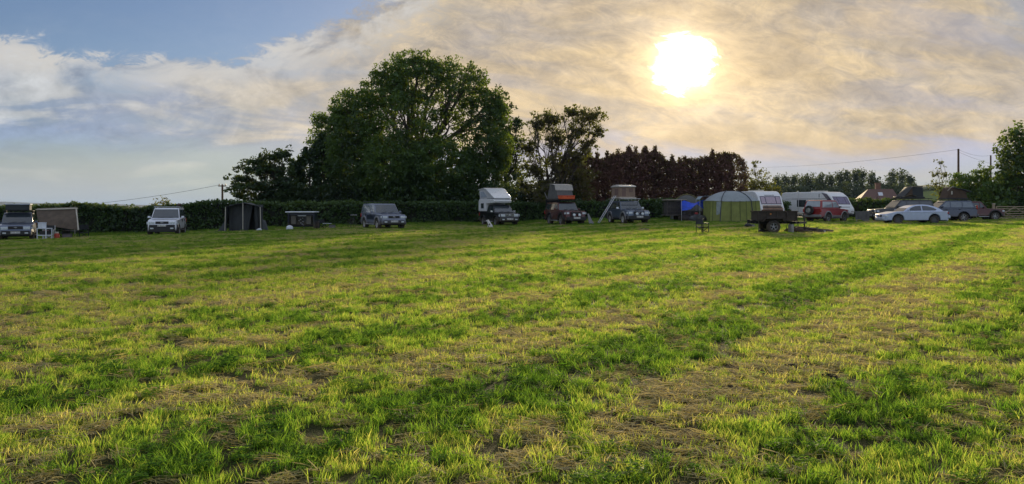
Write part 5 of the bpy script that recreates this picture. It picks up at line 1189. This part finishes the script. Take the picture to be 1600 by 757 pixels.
# ------------------------------------------------------------------ military style trailer in front
BRN = pmat('brown_steel', (.050, .038, .030), .7, .2, var=.3, dirt=.3)
t = empty('box_trailer', at(1209, 41.6), R(-2), label='brown off road box trailer parked alone on the open grass', cat='trailer')
k = MB(); k.box((0, 0, .88), (2.05, 1.22, .50)); k.build('tub', BRN, t, bevel=.02)
k = MB(); k.box((0, -.64, 1.14), (2.12, .05, .05)); k.box((0, .64, 1.14), (2.12, .05, .05)); k.box((-1.04, 0, 1.14), (.05, 1.3, .05)); k.box((1.04, 0, 1.14), (.05, 1.3, .05))
for x in (-1.0, -.5, .0, .5, 1.0): k.box((x, -.645, .88), (.05, .04, .50))
k.build('rail', BRN, t)
k = MB(); k.box((.05, 0, .55), (2.3, .8, .12)); k.build('chassis', DARK, t)
for s in (1, -1):
    w_ = wheel(t, -.22, s, .345, .80, .24, pmat('pale_trailer_rim', (.30, .30, .30), .6, .3), 5, .56)
    k = MB(); pl = [(-.78, .60), (-.66, .80), (.22, .80), (.34, .60), (.30, .60), (.20, .75), (-.64, .75), (-.74, .60)]
    k.loft([(x, s*.60, z) for x, z in pl], [(x, s*.86, z) for x, z in pl]); k.build('mudguard', BRN, t, bevel=.01)
k = MB(); k.tube((-.92, -.5, 0), (-.92, -.5, .65), .022); k.box((-.92, -.5, .01), (.14, .14, .03)); k.build('prop_stand', stl, t)
k = MB(); k.loft([(1.0, -.45, .50), (1.0, -.35, .50), (1.0, -.35, .60), (1.0, -.45, .60)], [(1.7, -.05, .50), (1.7, .02, .50), (1.7, .02, .60), (1.7, -.05, .60)]); k.loft([(1.0, .45, .50), (1.0, .35, .50), (1.0, .35, .60), (1.0, .45, .60)], [(1.7, .05, .50), (1.7, -.02, .50), (1.7, -.02, .60), (1.7, .05, .60)]); k.tube((1.6, 0, .04), (1.6, 0, .9), .035); k.build('drawbar', stl, t)
k = MB(); k.box((-.35, -.66, 1.0), (.08, .03, .05)); k.build('reflector', AMB, t)
k = MB(); k.box((-1.15, -.2, .62), (.3, .25, .12)); k.box((-1.18, .3, .60), (.22, .2, .18)); k.build('tail_box', DARK, t)
t = empty('folded_blanket', at(1207, 41.5, 1.16), R(5), label='brown folded blankets piled on top of the brown trailer', cat='blanket'); 
for i, c_ in enumerate([(.16, .09, .06), (.30, .17, .10), (.12, .07, .05), (.35, .25, .2)]):
    k = MB(); k.box((random.uniform(-.04, .04), 0, .04+i*.075), (.95-.05*i, .6, .07)); k.build('blanket_fold', pmat('blanket_%s' % 'abcd'[i], c_, .9, var=.2), t, bevel=.03)
t = empty('open_tailgate', at(1243.5, 41.6), R(20), label='thin dark folding frame table standing right of the brown trailer', cat='table')
k = MB(); k.box((0, 0, 1.02), (.95, .6, .035)); k.build('tabletop', BLK, t)
t.name = 'camp_table'
for x in (-.42, .42):
    for y in (-.26, .26): k = MB(); k.tube((x, y, 0), (x*.6, y, 1.01), .018); k.build('leg', BLK, t)
t = empty('tool_roll', at(1248, 41.2), R(30), label='brown gear bundle on the grass beneath the dark folding table', cat='bundle'); k = MB(); k.blob((0, 0, .16), (.3, .2, .17), jit=.12); k.build('cloth', BROWN, t, smooth=True)
t = empty('jerry_can', at(1236, 41.0), R(15), label='pale canister leaning on the right end of the brown trailer', cat='canister'); k = MB(); k.box((0, 0, .24), (.16, .34, .44)); k.build('can', pmat('pale_can', (.28, .27, .25), .5), t, bevel=.04); k = MB(); k.tube((0, -.1, .48), (0, .1, .48), .018); k.tube((0, .1, .45), (.05, .16, .53), .025); k.build('handle', BLK, t)
# pile of cut branches
g_ = 'logs and branches in the heap by the brown trailer'
t = empty('brush_heap', at(1262, 42), 0, label='low brown heap of crumpled cloth and twigs right of the brown trailer', cat='heap'); k = MB()
for i in range(9): k.blob((random.uniform(-.8, .8), random.uniform(-.35, .35), .07), (random.uniform(.3, .55), random.uniform(.2, .3), random.uniform(.08, .20)), 10, 6, .14)
k.build('cloth', pmat('brush_brown', (.13, .085, .06), .9, var=.4, scale=4, bump=.5), t, smooth=True)
k = MB()
for i in range(34):
    a_ = random.uniform(-.5, .5); p = Vector((random.uniform(-1, .7), random.uniform(-.4, .4), random.uniform(.05, .28))); l_ = random.uniform(.15, .4)
    k.tube(p, p+Vector((math.cos(a_)*l_, math.sin(a_)*l_, random.uniform(-.12, .14))), .012, .005, 4)
k.build('twigs', BROWN, t)
logs = [(1256, 41.7, 10, 1.3, .05, .24, 'long dark log across the top of the brown heap'), (1268, 41.6, -8, 1.2, .06, .18, 'dark log at the middle of the brown heap'), (1279, 41.8, 14, 1.1, .065, .10, 'thick log sloping down to the right end of the heap'),
        (1289, 41.5, 6, .9, .055, .07, 'rightmost log lying flat on the grass beyond the heap'), (1272, 41.1, -14, 1.0, .045, .06, 'thin log lying in front of the brown heap')]
for px, Y, az_, l_, r_, z_, lb in logs:
    t = empty('log', at(px, Y, z_), R(az_), label=lb, cat='log', group=g_); k = MB(); k.tube((-l_/2, 0, .06), (l_*.1, .03, .02), r_, r_*.95, 9); k.tube((l_*.1, .03, .02), (l_/2, 0, -.03 if z_ > .1 else 0.02), r_*.95, r_*.7, 9); k.tube((l_*.2, 0, .02), (l_*.3, .05, .16), .018, .01, 5); k.build('wood', BARK, t)
t = empty('white_cup', at(1288, 41.2), 0, label='small white cup on the grass at the right end of the log heap', cat='cup'); k = MB(); k.lathe_z([(0, 0), (.05, 0), (.06, .12), (.05, .12), (.045, .01)], (0, 0, 0)); k.build('cup', wpl, t)
for px, Y, lb in [(1166, 42.5, 'thin dark stick lying flat left of the brown trailer'), (1158, 43.5, 'short stick on the grass in front of the green awning')]:
    t = empty('stick', at(px, Y, .03), R(4), label=lb, cat='stick'); k = MB(); k.tube((-.4, 0, .02), (.1, .03, .03), .018, .014, 5); k.tube((.1, .03, .03), (.42, 0, .01), .014, .006, 5); k.build('wood', BARK, t)
for px, Y, lb, s_ in [(1169, 50, 'dark low bag on the grass at the foot of the green awning', .26), (1176, 50, 'pale shoe sized bag right of the dark bag by the green awning', .18), (1191, 41.9, 'small black bag beside the prop stand of the brown trailer', .20)]:
    t = empty('kit_bag', at(px, Y), 0, label=lb, cat='bag'); k = MB(); k.blob((0, 0, s_*.5), (s_, s_*.6, s_*.55), jit=.1); k.build('bag', GREYT if 'pale' in lb else BLK, t, smooth=True); k = MB(); k.path([(-s_*.4, 0, s_*.9), (0, 0, s_*1.25), (s_*.4, 0, s_*.9)], .012); k.build('handle', BLK, t)
camp_chair('folding_chair', 'empty dark folding chair alone on the open grass left of the brown trailer', at(1097.5, 41.6), R(35), CANVD, BLK, .84)
t = empty('hay_clump', at(1003, 46), 0, label='small brown clump of dead grass on the lawn below the blue grey car', cat='clump'); k = MB()
for i in range(4): k.blob((random.uniform(-.35, .35), random.uniform(-.1, .1), .04), (.28, .15, .09), 9, 5, .2)
k.build('clump', pmat('brush_brown', (.13, .085, .06), .9), t, smooth=True)
# grey cover by caravan nose
t = empty('covered_table', at(1344, 66), R(5), label='grey cloth covered folding table between the long caravan and the charcoal car', cat='table')
k = MB(); k.box((0, 0, .86), (1.25, .7, .05)); k.build('tabletop', GREYT, t)
k = MB(); k.sheet([[(-.62+.1*i+.0, -.37-.03*math.sin(i*1.7), .88-.22*j-(.10*j*(i > 4)*(i-4)/8)) for i in range(13)] for j in range(4)], .012); k.build('cloth', CANVG, t)
for x in (-.55, .55): k = MB(); k.tube((x, -.3, 0), (-x*.6, .3, .85), .02); k.build('leg', ALU, t)
t = empty('pale_sheet', at(921, 59.5), R(0), label='pale grey sheet propped upright right of the maroon car', cat='sheet'); k = MB(); k.sheet([[(-.15, 0, .85), (-.05, .1, .85)], [(-.1, -.05, .4), (.18, .1, .4)], [(0, -.1, 0), (.42, .1, 0)]], .02); k.build('cloth', pmat('pale_grey_cloth', (.22, .22, .22), .8), t)

# ------------------------------------------------------------------ gate, poles, house
WD = pmat('weathered_wood', (.34, .27, .18), .85, var=.3, scale=8, bump=.3)
def gate(px0, px1, Y, label):
    a, b = at(px0, Y), at(px1, Y); L = (b-a).length; t = empty('field_gate', a, math.atan2((b-a).y, (b-a).x), label=label, cat='gate')
    for x in (.04, L-.04): k = MB(); k.box((x, 0, .66), (.09, .07, 1.28)); k.build('stile', WD, t)
    for z in (.16, .36, .58, .82, 1.06, 1.27): k = MB(); k.box((L/2, .01, z), (L-.16, .03, .085)); k.build('rail', WD, t)
    k = MB(); k.tube((.1, -.035, .18), (L*.52, -.035, 1.24), .04, .04, 4); k.tube((L*.52, -.035, 1.2), (L*.97, -.06, .18), .04, .04, 4); k.tube((L*.52, -.035, .2), (.15, -.05, 1.0), .03, .03, 4); k.build('brace', WD, t)
gate(1556, 1612, 78, 'left leaf of the wooden field gate beside the dark red car')
gate(1613, 1670, 78, 'right leaf of the wooden field gate cut off by the photo edge')
for px, lb in ((1552.5, 'wooden gate post with a pale cap right of the dark red car'),):
    t = empty('gate_post', at(px, 78), 0, label=lb, cat='gate post'); k = MB(); k.box((0, 0, .75), (.2, .2, 1.55)); k.build('post', WD, t, bevel=.02); k = MB(); k.box((0, 0, 1.56), (.22, .22, .06)); k.build('cap', CREAM, t)
POLE = pmat('creosoted_pole', (.12, .075, .05), .9, var=.25, bump=.3)
def pole(px, top, Y, label, arm=0, r=.13, tr=False):
    b = at(px, Y); t = empty('utility_pole', b, 0, label=label, cat='power pole'); h = pt(px, top, Y).z-b.z
    k = MB(); k.tube((0, 0, -.2), (0, 0, h), r, r*.75, 10); k.build('pole', POLE, t, smooth=True)
    if arm:
        k = MB(); k.box((0, -.05, h-.15), (arm, .12, .12)); k.build('crossarm', POLE, t)
        for x in (-arm/2+.1, 0, arm/2-.1): k = MB(); k.lathe_z([(0, 0), (.05, 0), (.035, .08), (.06, .12), (.03, .2), (0, .2)], (x, -.05, h-.09)); k.build('insulator', pmat('brown_ceramic', (.15, .07, .04), .3), t, smooth=True)
    if tr: k = MB(); k.box((-.55, 0, h-2.9), (.75, .6, .9)); k.build('transformer', GREYT, t, bevel=.04)
    return t
pole(347.5, 289, 92, 'brown power pole with a crossarm standing behind the frame tent', .9*1.0, .15, False)
t = empty('pump_house', at(341, 90), 0, label='small dark box shed left of the brown power pole behind the hedge', cat='shed'); k = MB(); k.box((0, 0, 1.1), (.7, .8, 2.2)); k.build('shed_wall', pmat('shed_brown', (.10, .07, .055), .8), t); k = MB(); k.box((0, 0, 2.24), (.9, 1.0, .10)); k.build('roof', GREYT, t)
pole(1497.5, 233, 96, 'tall grey power pole rising above the bushes on the right', 0, .15)
pole(1548, 243, 130, 'shorter distant power pole in front of the big tree at the right edge', 0, .16)
def wire(name, label, A, B, sag, r=.016, n=24):
    A = Vector(A); B = Vector(B); k = MB(); pts = [A.lerp(B, i/n)-Vector((0, 0, sag*4*(i/n)*(1-i/n))) for i in range(n+1)]; k.path([p-A for p in pts], r, 4)
    o = k.build(name, BLK); o.location = A; tag(o, label, 'cable')
wire('power_cable', 'thin overhead cable running from the left pole out past the left edge', pt(344, 289, 92), pt(-420, 330, 60), 1.4)
wire('power_cable', 'upper thin cable from the tall right pole out towards the left over the far poplars', pt(1497, 234, 96), pt(1180, 262, 160), .5, .013)
wire('power_cable', 'thin cable between the tall right pole and the shorter distant pole', pt(1497.5, 234, 96), pt(1548, 243, 130), .4, .013)
wire('power_cable', 'lower thin cable sloping down from the tall right pole to the right', pt(1498, 238, 96), pt(1575, 262, 96), .2, .011)
# house beyond the hedge
H0 = at(1375, 118); t = empty('house', H0, R(-14), label='low house with a red tiled roof and a pale skylight behind the hedge', cat='house')
TILE = bpy.data.materials.new('red_roof_tiles'); TILE.use_nodes = True; T = NT(TILE.node_tree); T.n.clear(); oc = T.new('ShaderNodeTexCoord').outputs['Object']
br = T.new('ShaderNodeTexBrick'); T.put(br.inputs['Vector'], oc); br.inputs['Scale'].default_value = 3.0; br.inputs['Color1'].default_value = (.14, .080, .065, 1); br.inputs['Color2'].default_value = (.18, .105, .085, 1); br.inputs['Mortar'].default_value = (.08, .04, .03, 1)
b = T.new('ShaderNodeBsdfPrincipled'); T.put(b.inputs[0], br.outputs[0]); b.inputs['Roughness'].default_value = .8; T.l.new(b.outputs[0], T.new('ShaderNodeOutputMaterial').inputs[0])
BRK = pmat('brick_wall', (.24, .13, .09), .85, var=.2)
k = MB(); k.box((-.2, 3, 1.1), (5.2, 6, 2.2)); k.build('wall', BRK, t)
k = MB(); k.loft([(-3.2, -.4, 1.9), (-1.2, 2.6, 4.0), (-3.2, 6.4, 1.9)], [(2.9, -.4, 1.9), (2.3, 2.6, 4.0), (2.9, 6.4, 1.9)]); rf = k.build('roof', TILE, t)
k = MB(); k.loft([(.0, .35, 2.52), (.62, .35, 2.52), (.62, 1.6, 3.40), (.0, 1.6, 3.40)], [(.0, .31, 2.60), (.62, .31, 2.60), (.62, 1.56, 3.48), (.0, 1.56, 3.48)]); k.build('skylight', pmat('pale_skylight', (.55, .58, .62), .15, coat=.6), rf)
k = MB(); k.box((.3, 3.2, 4.2), (.7, .6, 1.3)); k.box((.3, 3.2, 4.9), (.82, .72, .1)); k.build('chimney', BRK, rf)
H1 = at(1398, 112); t = empty('house', H1, R(-8), label='darker red gabled outhouse right of the low house, behind the charcoal car', cat='house')
k = MB(); k.box((0, 1.5, .9), (3.4, 3, 1.8)); k.build('wall', BRK, t); k = MB(); k.loft([(-1.9, -.2, 1.7), (-1.9, 1.5, 2.9), (-1.9, 3.2, 1.7)], [(1.9, -.2, 1.7), (1.2, 1.5, 2.9), (1.9, 3.2, 1.7)]); k.build('roof', TILE, t)
k = MB(); k.box((-.6, -.02, 1.3), (.35, .06, .7)); k.build('window', CREAM, t)
# dark clods of dung on the field
for px, py, lb in [(1236, 582, 'dark upright clod of soil in the right foreground grass'), (1262, 578, 'largest dark clod just right of the upright clod'), (1299, 596, 'small dark clod right of the two larger ones'), (1352, 430, 'far dark clod on the lit grass toward the right'), (1140, 612, 'dark clod on the brown strip left of the others')]:
    Yc = EYE*F/(py-HZ); c_ = at(px, Yc); o = MB()
    for j in range(5): o.blob((random.uniform(-.05, .05), random.uniform(-.04, .04), .012), (random.uniform(.02, .05), random.uniform(.02, .04), random.uniform(.015, .035)), 8, 5, .25)
    q = o.build('soil_clod', pmat('dark_soil', (.030, .022, .016), .95, var=.4, scale=30)); q.location = c_; tag(q, lb, 'soil clod', 'dark soil clods in the grass')
